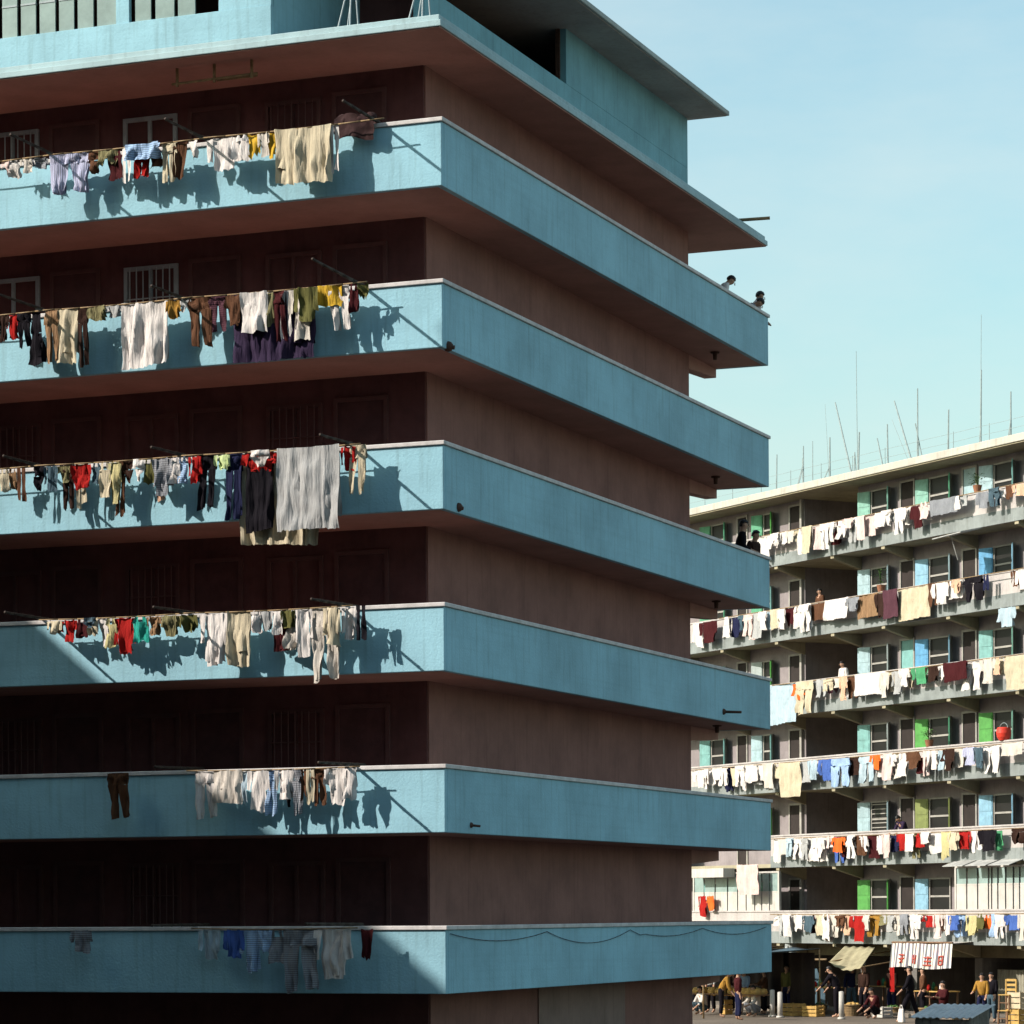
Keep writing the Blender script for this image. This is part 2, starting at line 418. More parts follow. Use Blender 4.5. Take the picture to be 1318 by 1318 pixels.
# things on the near block -------------------------------------------------------------
def near_pole(k, px, ln, tilt, label):
    z = ZR - PITCH * k + .024
    x = xat(NEAR, px, z)
    m_ = MB(); yb, n = .45, 6
    pts = [Vector((rng.uniform(-.01, .01), yb - (ln + yb) * i / n, tilt * ((i / n) * (ln + yb) - yb) + (.0 if i else .0))) for i in range(n + 1)]
    for i, (a, b_) in enumerate(zip(pts, pts[1:])):
        r = .03 - .0015 * i
        m_.tube(a, b_, r, r - .0015, 8)
        m_.tube(b_ + Vector((0, .012, 0)), b_ - Vector((0, .012, 0)), r + .003, r + .003, 8)
    o = m_.build('laundry_pole', DBAMBOO, None, smooth=True)
    place(o, NEAR, (x, 0, z + .004)); tag(o, label, 'pole', 'bamboo poles jutting from the near balconies')
ROWN = ['top balcony', 'second balcony down', 'third balcony down', 'fourth balcony down', 'fifth balcony down', 'lowest balcony']
POLES = {0: [(486, 1.3, .02), (268, 1.5, .0), (74, 1.5, .02)], 1: [(464, 1.8, .03), (240, 1.2, 0), (62, 1.6, .0)], 2: [(456, 1.3, -.02), (240, 1.2, -.02), (52, 1.2, 0)],
         3: [(446, 1.3, -.02), (243, 1.2, -.02), (56, 1.25, 0)], 4: [(455, 1.3, -.02), (246, 1.25, -.02)], 5: [(452, 1.7, .01), (252, 1.5, 0)]}
PW = ['nearest the corner', 'in the middle of the row', 'farthest from the corner']
for k, l in POLES.items():
    for i, (px, ln, ti) in enumerate(l):
        wpos = PW[i] if len(l) == 3 else (PW[0] if i == 0 else PW[2])
        near_pole(k, px, ln, ti, f'bamboo pole jutting from {ROWN[k]}, near block, {wpos}')

# ------------------------------------------------------------------ laundry
def garment_mesh(kind, w, h, seed, fine=True):
    """panels of rumpled cloth hanging from z = 0; one mesh"""
    rg = random.Random(seed); mb = MB()
    def panel(x0, x1, z0, z1, bx0=None, bx1=None, nf=None, yo=0.0, amp=None, sag=0.0, rag=.016):
        bx0 = x0 if bx0 is None else bx0; bx1 = x1 if bx1 is None else bx1
        wd = abs(x1 - x0)
        step = .035 if fine else .085
        nx = max(3, min(40, int(wd / step) + 1)); ny = max(3, min(26, int(abs(z1 - z0) / (step * 1.6)) + 1))
        nfold = nf if nf is not None else max(1, wd / rg.uniform(.13, .2))
        am = amp if amp is not None else min(.05, .18 * wd / max(1, nfold) + .012)
        p1, p2, p3 = rg.uniform(0, 6.3), rg.uniform(0, 6.3), rg.uniform(0, 6.3)
        off = Vector((rg.uniform(0, 99), rg.uniform(0, 99), 0))
        bot = [noise.noise(Vector((i * .9, seed * .37 % 91, 3.1))) for i in range(nx + 1)]
        tilt = rg.uniform(-.06, .06)
        def fn(s, t):
            xt = x0 + (x1 - x0) * s; xb = bx0 + (bx1 - bx0) * s
            i = s * nx
            ln = (z1 - z0) * (1 + tilt * (s - .5)) + bot[min(nx, int(round(i)))] * rag * 2 + noise.noise(Vector((s * 2.2, seed * .71 % 83, 7.7))) * rag * 2.2
            z = z0 + ln * t - sag * (math.sin(math.pi * s) + .6 * abs(math.sin(3 * math.pi * s + p3))) * (1 - t)
            x = xt + (xb - xt) * t
            nn = noise.noise(off + Vector((s * nfold * .55, t * 1.3, 0)))
            n2 = noise.noise(off + Vector((s * nfold * 1.3 + nn * .8 + t * .35, t * .9, 9)))
            n3 = noise.noise(off + Vector((s * nfold * 2.9 + t * .6, t * 1.7, 4)))
            f = (math.sin(2 * math.pi * nfold * .6 * s + p1 + 3.2 * nn + t * .9) * .5 + n2 * 1.9 + n3 * 1.5 + (1 - 2.2 * abs(n2)) * .5) * am * (.3 + .7 * min(1, t * 1.6))
            f += noise.noise(off + Vector((x * 4, z * 3.5, 5))) * am * 1.0
            x += (n2 * .7 + noise.noise(off + Vector((s * 3, t * 3, 2))) * .8) * am * t
            return (x, yo + f, z)
        mb.grid(fn, nx, ny)
    W = w / 2
    if kind in ('towel', 'sheet', 'blanket'):
        panel(-W, W, .012, -h, -W * rg.uniform(.93, 1.03), W * rg.uniform(.93, 1.03), yo=-.025, sag=.015)
        panel(-W * .98, W * .96, .012, -h * rg.uniform(.55, .9), yo=.03, sag=.015)
    elif kind == 'cloth':
        a = rg.uniform(-.2, .2) * w
        panel(-W, W, .01, -h, -W * .75 + a, W * .8 + a, sag=.03, rag=.06)
    elif kind == 'shirt':
        tw = rg.uniform(-.03, .03)
        panel(-W * .62, W * .62, 0, -h, -W * .6 + tw, W * .62 + tw, sag=.02)
        panel(-W * .58, W * .58, -.01, -h * .93, yo=.04, sag=.03)
        sl = h * rg.uniform(.45, .8)
        panel(-W, -W * .55, -.03, -sl, -W * 1.04, -W * .66, yo=-.015, nf=1)
        panel(W * .55, W, -.03, -sl * rg.uniform(.85, 1.1), W * .66, W * 1.04, yo=-.015, nf=1)
    elif kind == 'vest':
        panel(-W * .6, -W * .25, 0, -h * .28, -W * .9, -W * .3, nf=1); panel(W * .25, W * .6, 0, -h * .28, W * .3, W * .9, nf=1)
        panel(-W, W, -h * .24, -h, -W * .95, W * .95); panel(-W * .92, W * .92, -h * .3, -h * .95, yo=.035)
    elif kind in ('trousers', 'shorts'):
        cr = .27 if kind == 'trousers' else .5
        panel(-W, W, 0, -h * cr, -W, W, sag=.015); panel(-W * .97, W * .97, 0, -h * cr, yo=.045)
        dx = rg.uniform(-.05, .05)
        panel(-W, -W * .04, -h * cr * .97, -h, -W * .92 + dx, -W * .3 + dx, nf=1.4); panel(W * .04, W, -h * cr * .97, -h * rg.uniform(.93, 1.02), W * .28 + dx, W * .92 + dx, nf=1.4)
        panel(-W * .95, -W * .1, -h * cr * .95, -h * .96, -W * .88 + dx, -W * .33 + dx, nf=1.2, yo=.04); panel(W * .1, W * .95, -h * cr * .95, -h * .95, W * .3 + dx, W * .88 + dx, nf=1.2, yo=.04)
    elif kind == 'briefs':
        panel(-W, W, 0, -h * .45, -W * .96, W * .96, nf=1.5); panel(-W * .96, W * .96, -h * .43, -h, -W * .3, W * .3, nf=1)
    elif kind == 'socks':
        panel(-W, -W * .1, 0, -h, -W * .9, -W * .15, nf=.6); panel(W * .1, W, 0, -h * rg.uniform(.85, 1.05), W * .15, W * 1.1, nf=.6)
    elif kind == 'dress':
        panel(-W * .5, W * .5, 0, -h * .42, -W * .55, W * .55); panel(-W * .55, W * .55, -h * .4, -h, -W, W); panel(-W * .5, W * .5, -h * .4, -h * .96, -W * .9, W * .9, yo=.05)
    return mb
KW = {'towel': 'towel', 'sheet': 'bed sheet', 'blanket': 'blanket', 'cloth': 'cloth', 'shirt': 'shirt', 'vest': 'vest', 'trousers': 'trousers', 'shorts': 'shorts',
      'briefs': 'underpants', 'socks': 'socks', 'dress': 'dress'}
KN = {'towel': 'towel', 'sheet': 'bed_sheet', 'blanket': 'blanket', 'cloth': 'hanging_cloth', 'shirt': 'shirt', 'vest': 'vest', 'trousers': 'trousers', 'shorts': 'shorts',
      'briefs': 'underpants', 'socks': 'pair_of_socks', 'dress': 'dress'}
USED = set()
def short(c, k): return f'{c} {KW[k].replace("bed ", "")}'
def glabel(c, k, l, r, row, block):
    if l and r: s = f'{c} {KW[k]} between {short(*l)} and {short(*r)}, {row}, {block}'
    elif l: s = f'{c} {KW[k]} last on the right after {short(*l)}, {row}, {block}'
    else: s = f'{c} {KW[k]} first on the left before {short(*r)}, {row}, {block}'
    return s
SEED = [100]
def hang(fr, x, z, y, w, h, kind, col, label, group, fine=True):
    SEED[0] += 1
    o = garment_mesh(kind, w, h, SEED[0], fine).build(KN[kind], cloth_mat(col), None, smooth=True)
    place(o, fr, (x, y, z), rng.uniform(-.06, .06)); tag(o, label, KW[kind], group)
    return o
NEARL = {
0: [(0, 12, 222, 'cloth', 'pale pink'), (10, 24, 228, 'vest', 'white'), (26, 42, 222, 'shirt', 'off-white'), (40, 62, 216, 'shirt', 'grey'), (64, 114, 249, 'trousers', 'lilac'),
    (114, 130, 224, 'briefs', 'brown'), (126, 152, 212, 'cloth', 'khaki'), (138, 158, 230, 'vest', 'maroon'), (157, 168, 235, 'socks', 'white'), (162, 205, 206, 'towel', 'light blue', 1),
    (172, 192, 229, 'shorts', 'red'), (194, 206, 216, 'vest', 'brown'), (208, 226, 234, 'trousers', 'cream'), (224, 240, 230, 'cloth', 'brown'), (242, 254, 202, 'cloth', 'white'), (266, 308, 218, 'shirt', 'white'),
    (302, 320, 206, 'vest', 'white'), (318, 334, 197, 'cloth', 'yellow'), (331, 347, 200, 'shirt', 'off-white'), (344, 357, 202, 'cloth', 'yellow'), (354, 427, 236, 'sheet', 'cream'), (425, 436, 224, 'socks', 'white')],
1: [(-4, 12, 440, 'shirt', 'dark brown'), (8, 24, 436, 'shirt', 'red'), (22, 38, 448, 'trousers', 'black'), (36, 58, 470, 'dress', 'black'), (58, 74, 468, 'trousers', 'tan'),
    (74, 101, 468, 'towel', 'cream'), (100, 111, 474, 'trousers', 'dark brown'), (112, 136, 412, 'towel', 'khaki'), (136, 157, 408, 'shirt', 'pale grey'), (157, 216, 472, 'sheet', 'white'), (214, 232, 410, 'shirt', 'ochre'),
    (232, 246, 398, 'cloth', 'pale grey'), (243, 271, 445, 'trousers', 'brown'), (270, 290, 427, 'trousers', 'plum'), (290, 314, 418, 'shirt', 'brown'),
    (298, 406, 464, 'blanket', 'purple', 2), (310, 344, 428, 'towel', 'white'), (336, 354, 420, 'shirt', 'khaki'), (352, 366, 440, 'trousers', 'maroon'), (362, 374, 442, 'socks', 'white'),
    (372, 404, 438, 'shirt', 'off-white'), (378, 409, 414, 'shirt', 'olive', 1), (409, 440, 394, 'towel', 'yellow'), (424, 448, 424, 'trousers', 'white'), (449, 461, 402, 'vest', 'maroon'), (460, 474, 384, 'cloth', 'olive')],
2: [(0, 11, 634, 'vest', 'cream'), (11, 21, 630, 'vest', 'tan'), (22, 32, 644, 'socks', 'brown'), (43, 58, 631, 'briefs', 'black'), (57, 74, 632, 'shirt', 'slate'), (74, 92, 620, 'shirt', 'khaki'),
    (80, 94, 656, 'trousers', 'dark brown', 2), (92, 118, 629, 'shirt', 'red'), (98, 110, 655, 'socks', 'cream', 2), (118, 130, 622, 'vest', 'slate'), (128, 142, 640, 'vest', 'cream'), (140, 156, 648, 'shirt', 'pale yellow'),
    (150, 161, 664, 'trousers', 'brown', 2), (158, 172, 622, 'briefs', 'dark brown'), (172, 186, 620, 'briefs', 'white'), (185, 198, 622, 'vest', 'olive'), (196, 222, 638, 'shirt', 'grey'), (202, 214, 646, 'cloth', 'peach', 2),
    (220, 231, 622, 'vest', 'white'), (229, 240, 622, 'vest', 'light blue'), (243, 260, 621, 'shirt', 'red'), (258, 277, 656, 'trousers', 'black'), (276, 296, 604, 'shirt', 'pale green'), (290, 310, 668, 'trousers', 'navy'),
    (308, 412, 702, 'sheet', 'cream', 3), (312, 356, 606, 'shirt', 'red'), (322, 346, 600, 'briefs', 'white', 1), (316, 352, 684, 'blanket', 'black', 2), (356, 438, 682, 'sheet', 'pale grey', 1), (439, 458, 606, 'shirt', 'red'), (450, 470, 636, 'trousers', 'cream')],  # black blanket added in place of the shade on the cream sheet
3: [(60, 80, 815, 'shirt', 'cream'), (78, 100, 826, 'shirt', 'red'), (98, 112, 820, 'vest', 'maroon'), (106, 122, 808, 'briefs', 'slate', 1), (112, 126, 818, 'socks', 'cream'), (124, 142, 830, 'shirt', 'white'),
    (136, 150, 834, 'vest', 'pale yellow'), (148, 175, 842, 'shirt', 'red'), (171, 190, 826, 'vest', 'teal'), (188, 208, 818, 'shirt', 'tan'), (208, 232, 820, 'shirt', 'khaki'), (230, 254, 814, 'shirt', 'olive'),
    (257, 294, 856, 'shirt', 'white'), (294, 322, 858, 'towel', 'cream'), (324, 336, 815, 'vest', 'white'), (334, 350, 812, 'shirt', 'pale grey'), (348, 364, 816, 'shirt', 'white'), (352, 370, 838, 'vest', 'maroon', 2),
    (362, 380, 808, 'shirt', 'olive'), (366, 383, 836, 'vest', 'off-white', 2), (381, 402, 846, 'shirt', 'white'), (400, 436, 878, 'trousers', 'off-white'), (416, 438, 830, 'shirt', 'cream', 1), (440, 460, 822, 'shirt', 'white'), (458, 470, 824, 'socks', 'black')],
4: [(138, 164, 1055, 'trousers', 'brown'), (251, 277, 1054, 'trousers', 'white'), (274, 312, 1034, 'towel', 'off-white'), (309, 320, 1030, 'cloth', 'ice blue'), (318, 346, 1044, 'shirt', 'white'), (344, 357, 1050, 'trousers', 'light blue'),
    (354, 378, 1030, 'shirt', 'white'), (364, 376, 1040, 'briefs', 'black', 2), (376, 387, 1050, 'trousers', 'grey'), (386, 395, 1030, 'socks', 'brown'), (394, 404, 1034, 'socks', 'cream'), (402, 418, 1036, 'trousers', 'brown'),
    (418, 446, 1036, 'shirt', 'white'), (444, 458, 1030, 'towel', 'white')],
5: [(92, 118, 1226, 'shirt', 'grey'), (256, 284, 1234, 'shirt', 'ice blue'), (288, 314, 1232, 'shirt', 'blue'), (310, 338, 1252, 'shirt', 'light blue'), (333, 350, 1226, 'briefs', 'light blue'), (346, 366, 1240, 'vest', 'grey'),
    (364, 408, 1276, 'trousers', 'grey'), (405, 452, 1260, 'shirt', 'white'), (465, 480, 1234, 'cloth', 'maroon')],
}
YOFF = {0: -.38, 1: -.47, 2: -.29, 3: -.17}
for k, items in NEARL.items():
    zr = ZR - PITCH * k; zl = zr - .035
    for i, it in enumerate(items):
        x0, x1, yb, kind, col = it[:5]; lay = it[5] if len(it) > 5 else 0
        yo = YOFF[lay] + ((i % 2) * .03 if not lay else 0)
        xa, xb = xat(NEAR, x0, zl, yo), xat(NEAR, x1, zl, yo)
        xm = (xa + xb) / 2
        zbot = hit(NEAR, (x0 + x1) / 2, yb, 1, yo).z
        L_ = items[i - 1][3:5][::-1] if i else None; R_ = items[i + 1][3:5][::-1] if i + 1 < len(items) else None
        lab = glabel(col, kind, L_, R_, ROWN[k], 'near block')
        if lab in USED: print('DUP', lab)
        USED.add(lab)
        hang(NEAR, xm, zl, yo, xb - xa, max(.18, zl - zbot), kind, col, lab, 'laundry on the near block')
    # the long bamboo the clothes hang from, one per bay
    ends = [p[0] for p in POLES[k]] + ([-120] if k < 3 else [])
    for j, (a, b_) in enumerate(zip(ends, ends[1:])):
        xa, xb = xat(NEAR, a + 8, zl, -.38), xat(NEAR, b_ - 6, zl, -.38)
        m_ = MB(); n = 8
        pts = [Vector((xa + (xb - xa) * q / n, rng.uniform(-.006, .006), -.02 * math.sin(math.pi * q / n))) for q in range(n + 1)]
        m_.path(pts, .012, 7)
        o = m_.build('clothes_rod', BAMBOO, None, smooth=True); place(o, NEAR, (0, -.375, zl + .008))
        tag(o, f'thin bamboo rod of laundry along the {ROWN[k]}, near block, ' + (['nearest the corner', 'second bay from corner', 'at picture edge'][j]), 'rod', 'clothes rods of the near block')

# brown bundle on the top balcony rail
bm_ = MB()
for i in range(7):
    bm_.ball((rng.uniform(-.32, .32), rng.uniform(-.16, .10), rng.uniform(-.04, .12)), rng.uniform(.08, .13), 12, 0, (1.3, 1, .8))
bm_.grid(lambda s, t: (-.35 + .7 * s, -.2 + .03 * math.sin(9 * s), .12 - .38 * t + .05 * math.sin(5 * s)), 12, 6)
o = bm_.build('cloth_bundle', mat('dark_bedding_cloth', (.035, .014, .014), .95), None, smooth=True)
dm = o.modifiers.new('rumple', 'SUBSURF'); dm.levels = 1; dm.render_levels = 1
tx = bpy.data.textures.new('rumple', 'CLOUDS'); tx.noise_scale = .18
dd = o.modifiers.new('disp', 'DISPLACE'); dd.texture = tx; dd.strength = .12
zr = ZR
place(o, NEAR, (xat(NEAR, 462, zr), 0, zr + .0)); tag(o, 'dark maroon bundle of bedding heaped on the top rail of the near block', 'bundle')

# bamboo rack hung under the terrace soffit
rk = empty('hanging_rack', NEAR.M @ Vector((0, 0, 0)), NEAR.a, 'pale bamboo rack hung under the terrace soffit near the roof of near block', 'rack')
z = ZT0 - .02
pL, pR = hit(NEAR, 228, 78, 1, .55), hit(NEAR, 324, 70, 1, .55)
zk = z - .26
m_ = MB(); m_.path([(pL.x - .1, .55, zk), (pR.x + .1, .55, zk + .02)], .022, 8); m_.build('pole', BAMBOO, rk, smooth=True)
m_ = MB(); m_.path([((pL.x + pR.x) / 2, .65, zk + .01), (pR.x + .05, .65, zk + .015)], .02, 8); m_.build('pole', BAMBOO, rk, smooth=True)
for x in (pL.x, (pL.x + pR.x) / 2, pR.x):
    m_ = MB(); m_.box(x - .02, x + .02, .53, .57, zk - .05, z); m_.build('hanger', BAMBOO, rk)
# drying frames on the terrace edge
for i, (pa_, pb_, lab) in enumerate(((436, 452, 'white folding drying frame on terrace edge beside the dark opening, nearer the screen wall'), (527, 545, 'white folding drying frame on terrace edge beside the blue corner column'))):
    x0, x1 = xat(NEAR, pa_, ZT1, .3), xat(NEAR, pb_, ZT1, .3)
    e = empty('drying_frame', NEAR.M @ Vector(((x0 + x1) / 2, .35, ZT1)), NEAR.a, lab, 'drying frame', 'drying frames on the terrace')
    w_ = (x1 - x0) / 2
    for sx in (-1, 1):
        m_ = MB(); m_.path([(sx * w_, -.1, 0), (w_ * .9, .0, .95)], .014, 6); m_.path([(sx * w_, .25, 0), (w_ * .9, .12, .95)], .014, 6); m_.build('leg', TRIM, e)
    m_ = MB(); m_.path([(w_ * .9, -.15, .95), (w_ * .9, .5, .95)], .016, 6); m_.build('rail', TRIM, e)
# short pole lying on the terrace's far corner
p = hit(NEAR, 946, 277, 0, -.3)
m_ = MB(); m_.path([(-.75, p.y - .2, 0), (-.1, p.y - .1, .03), (.55, p.y + .05, .05)], .035, 8)
o = m_.build('bamboo_pole', BAMBOO, None, smooth=True); place(o, NEAR, (-.1, 0, ZT1 + .04)); tag(o, 'short bamboo pole lying over the far corner of the terrace slab', 'pole')
# slack cable along the lowest gable parapet
m_ = MB(); pts = []
zc = ZR - 5 * PITCH - .13
for i in range(61):
    q = i / 60; seg = (q * 4) % 1
    pts.append((.02, .15 + q * (LEN - .6), zc - (.10 + .12 * (1 if 1 < q * 4 < 2.2 else .3)) * 4 * seg * (1 - seg)))
m_.path(pts, .006, 6)
o = m_.build('slack_cable', mat('black_rubber', (.03, .03, .035), .6), None, smooth=True); place(o, NEAR, (0, 0, 0)); tag(o, 'slack dark cable drooping under the rail of the lowest blue gable balcony', 'cable')

# ------------------------------------------------------------------ far block
fb = empty('apartment_block', FAR.o, FAR.a, 'paler far block with laundry-lined white balconies, coloured shutters and shops below', 'apartment block')
FX0, FX1 = -62.0, 16.0
FZT = 14.56 + EYE
def fx(px, k=2): return xat(FAR, px, FZ - PITCH * k + .25, FD)
vx0, vx1 = fx(1037), fx(1106)                              # recessed stair bay
wm = MB()
FZ0 = FZ - PITCH * 5 - 1.12                                # underside of the lowest balcony
wm.box(FX0, vx0, FD, FD + 9, FZ0 - .02, FZT - .28); wm.box(vx1, FX1, FD, FD + 9, FZ0 - .02, FZT - .28)
wm.box(vx0, vx1, FD + 2.6, FD + 9, FZ0 - .02, FZT - .28)
wm.build('wall', FWALL, fb)
bk = MB(); bk.box(vx0 + .02, vx1 - .02, FD + 2.5, FD + 2.58, FZ0, FZT - .3)
for k in range(6):
    zz = FZ - PITCH * k - .9
    for j in range(9): bk.box(vx0 + .05, vx1 - .05, FD + 2.46, FD + 2.5, zz + .25 * j, zz + .25 * j + .2)
bk.build('stair_wall', BRICK, fb)
r_ = MB(); r_.box(FX0, FX1, -.05, FD + 10, FZT - .24, FZT); r_.build('roof', ROOFW, fb, bevel=.02)
r_ = MB(); r_.box(FX0, FX1, .0, FD + 9.5, FZT - .28, FZT - .244); r_.build('roof_soffit', OLIVE, fb)
BRX = [fx(1174, 2), fx(1258, 2), fx(1108, 2), fx(1035, 2)]
sp_ = BRX[1] - BRX[0]
BRX += [BRX[1] + sp_, BRX[1] + 2 * sp_, BRX[3] - sp_, BRX[3] - 2 * sp_, BRX[3] - 3 * sp_]
for k in range(6):
    zr = FZ - PITCH * k; zb = zr - 1.12
    spans = [(FX0, FX1)] if k != 4 else [(FX0, xat(FAR, 868, zr, 0)), (xat(FAR, 992, zr, 0), FX1)]
    p = MB()
    for (sa, sb) in spans: p.box(sa, sb, 0, .1, zb, zr - .06)
    po = p.build('balcony_parapet', WHITEW, fb, bevel=.012)
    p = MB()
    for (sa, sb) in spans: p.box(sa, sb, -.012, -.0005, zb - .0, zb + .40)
    p.build('lower_band', mat('grey_green_band', (.25, .275, .27), .85, .3, 1.5, .4), po)  # lower part of the parapet front coloured grey-green
    c = MB()
    for (sa, sb) in spans: c.box(sa, sb, -.03, .13, zr - .059, zr)
    c.build('rail_cap', WHITEW, po, bevel=.012)
    s = MB(); s.box(FX0, FX1, .1, FD + (.0), zb + .003, zb + .13); s.build('balcony_slab', OLIVE, fb)
    s = MB(); s.box(vx0, vx1, FD, FD + 2.5, zb + .003, zb + .13); s.build('landing_slab', OLIVE, fb)
    for x in BRX:
        b = MB(); b.hexa([(x - .1, .02, zb - .10), (x + .1, .02, zb - .10), (x + .1, FD - .002, zb - .42), (x - .1, FD - .002, zb - .42),
                          (x - .1, .02, zb - .001), (x + .1, .02, zb - .001), (x + .1, FD - .002, zb - .001), (x - .1, FD - .002, zb - .001)])
        b.build('bracket_beam', OLIVE, fb, bevel=.008)
SHC = {'green': (.10, .34, .20), 'bright green': (.09, .34, .07), 'teal': (.20, .42, .40), 'pale blue': (.36, .50, .54), 'blue': (.12, .36, .60), 'grey': (.40, .46, .45), 'sea green': (.22, .44, .36), 'olive': (.22, .26, .08), 'sky': (.25, .46, .60)}
def shm(c): return mat(c.replace(' ', '_') + '_shutter_paint', SHC[c], .6, .25, 5, .35)
def window(k, a, b_, cl, cr, wl=.52, wr=.45, z0=.9, z1=1.98, bars=0, ptn=PANE):
    """window between image columns a and b_, a shutter at either side"""
    x0, x1 = fx(a, k), fx(b_, k); zf = FZ - PITCH * k - 1.0
    f_ = MB(); y0, y1 = FD - .06, FD + .02
    f_.box(x0 - .05, x0, y0, y1, zf + z0, zf + z1); f_.box(x1, x1 + .05, y0, y1, zf + z0, zf + z1)
    f_.box(x0 - .05, x1 + .05, y0, y1, zf + z1, zf + z1 + .05); f_.box(x0 - .08, x1 + .08, y0 - .05, y1, zf + z0 - .06, zf + z0)
    f_.box(x0, x1, y0 + .01, y1 - .01, zf + z0 + .5, zf + z0 + .56)
    wo = f_.build('window', mat('window_frame_paint', (.36, .34, .31), .6), fb)
    p = MB(); p.box(x0, x1, FD - .012, FD + .01, zf + z0, zf + z0 + .5); p.box(x0, x1, FD - .012, FD + .01, zf + z0 + .56, zf + z1); p.build('pane', ptn, wo)
    if bars:
        p = MB()
        for j in range(bars): p.box(x0, x1, FD - .05, FD - .03, zf + z0 + (z1 - z0) * (j + .5) / bars, zf + z0 + (z1 - z0) * (j + .5) / bars + .03)
        p.build('bars', mat('window_frame_paint', (.36, .34, .31)), wo)
    for sd, c, wd in ((-1, cl, wl), (1, cr, wr)):
        if not c: continue
        ang = R(18) if sd < 0 else R(38)
        ex = x0 - .06 if sd < 0 else x1 + .06
        dx, dy = sd * math.cos(ang), -math.sin(ang)
        def P(q, off, z): return (ex + dx * q + (-dy * off if sd < 0 else dy * off) * 1, FD - .07 + dy * q - abs(dx) * off, z)
        m_ = MB(); za, zb_ = zf + z0 - .02, zf + z1 + .02
        m_.hexa([P(0, .0, za), P(wd, 0, za), P(wd, .035, za), P(0, .035, za), P(0, 0, zb_), P(wd, 0, zb_), P(wd, .035, zb_), P(0, .035, zb_)])
        for (q0, q1, u0, u1) in ((.04, wd - .04, .06, .45), (.04, wd - .04, .55, .94)):
            h_ = zb_ - za
            m_.hexa([P(q0, .035, za + u0 * h_), P(q1, .035, za + u0 * h_), P(q1, .047, za + u0 * h_), P(q0, .047, za + u0 * h_),
                     P(q0, .035, za + u1 * h_), P(q1, .035, za + u1 * h_), P(q1, .047, za + u1 * h_), P(q0, .047, za + u1 * h_)])
        m_.build('shutter', shm(c), wo)
def door(k, a, b_, col=None, frame=True):
    x0, x1 = fx(a, k), fx(b_, k); zf = FZ - PITCH * k - .99
    d = MB(); d.box(x0, x1, FD - .012, FD + .02, zf, zf + 2.05)
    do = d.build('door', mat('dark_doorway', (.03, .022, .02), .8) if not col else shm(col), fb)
    if frame:
        f_ = MB(); f_.box(x0 - .07, x0, FD - .05, FD + .02, zf, zf + 2.12); f_.box(x1, x1 + .07, FD - .05, FD + .02, zf, zf + 2.12); f_.box(x0, x1, FD - .05, FD + .02, zf + 2.05, zf + 2.12)
        f_.build('door_frame', mat('window_frame_paint', (.36, .34, .31)), do)
# shutters per storey: (A left, A right, B left, B right, C left, C right, D (left part) four shutters)
SH = [('sea green', 'sea green', 'sea green', 'green', 'pale blue', 'teal', 'green', 'green', 'green', 'bright green'),
      ('pale blue', 'pale blue', 'sky', 'pale blue', 'blue', 'sky', 'green', 'green', 'green', 'teal'),
      ('pale blue', 'grey', 'blue', 'sky', 'teal', 'sea green', 'teal', 'teal', 'grey', 'bright green'),
      ('teal', 'grey', 'bright green', 'green', 'bright green', 'sea green', 'teal', 'teal', 'pale blue', 'teal'),
      ('pale blue', 'pale blue', 'olive', 'olive', 'sky', 'sky', 'teal', 'teal', 'green', 'bright green'),
      ('bright green', 'bright green', 'sky', None, None, None, 'teal', 'teal', 'green', 'green')]
for k in range(6):
    s = SH[k]
    window(k, 1124, 1145, s[0], s[1], bars=7 if k == 4 else 0); door(k, 1161, 1177, 'teal' if k == 2 else None)
    window(k, 1199, 1224, s[2], s[3])
    if k != 5: door(k, 1241, 1257, 'pale blue' if k in (0,) else None)
    if k != 5:
        window(k, 1282, 1305, s[4], s[5]); door(k, 1324, 1340)
    window(k, 1366, 1390, 'teal', 'teal')
    window(k, 918, 935, s[6], s[7], .5, .4); door(k, 951, 962)
    window(k, 985, 995, s[8], s[9], .5, .42); door(k, 1018, 1031)
    for px in (870, 835, 800, 760): window(k, px - 8, px + 8, 'teal', 'green', .45, .4)
    # white posts beside the stair bay
    x = fx(1034, k); m_ = MB(); m_.box(x - .06, x + .06, FD - .12, FD - .001, FZ - PITCH * k - .98, FZ - PITCH * k + 1.35); m_.build('door_post', mat('window_frame_paint', (.36, .34, .31)), fb)
# enclosed balconies of the first floor
wp = mat('white_board_paint', (.52, .49, .45), .75, .2, 2, .3)
zr5 = FZ - PITCH * 5
def enclosure(a, b_, name, gaps, zglass):
    x0, x1 = xat(FAR, a, zr5 + .5, 0), xat(FAR, b_, zr5 + .5, 0)
    n = len(gaps) + 1; m_ = MB(); gl = MB(); zt = zr5 + 1.36
    xs = [x0] + [xat(FAR, q, zr5 + .5, 0) for q in gaps] + [x1]
    for i, (p_, q_) in enumerate(zip(xs, xs[1:])):
        m_.box(p_ + .02, q_ - .05, .02, .07, zr5 + .002, zr5 + zglass)
        gl.box(p_ + .03, q_ - .06, .03, .05, zr5 + zglass + .05, zt - .06)
        m_.box(p_ + .02, q_ - .05, .015, .075, zr5 + zglass, zr5 + zglass + .05)
    m_.box(x0 - .04, x1 + .04, .0, .08, zt - .06, zt); m_.box(x0 - .06, x0 + .02, .0, .09, zr5 + .003, zt - .06); m_.box(x1 - .05, x1 + .04, .0, .09, zr5 + .003, zt - .06)
    eo = m_.build(name, wp, fb); gl.build('pane', PALEPANE, eo); return x0, x1, zt
x0, x1, zt = enclosure(1230, 1330, 'balcony_enclosure', (1244, 1258, 1272, 1276, 1284, 1294, 1304, 1312), .75)
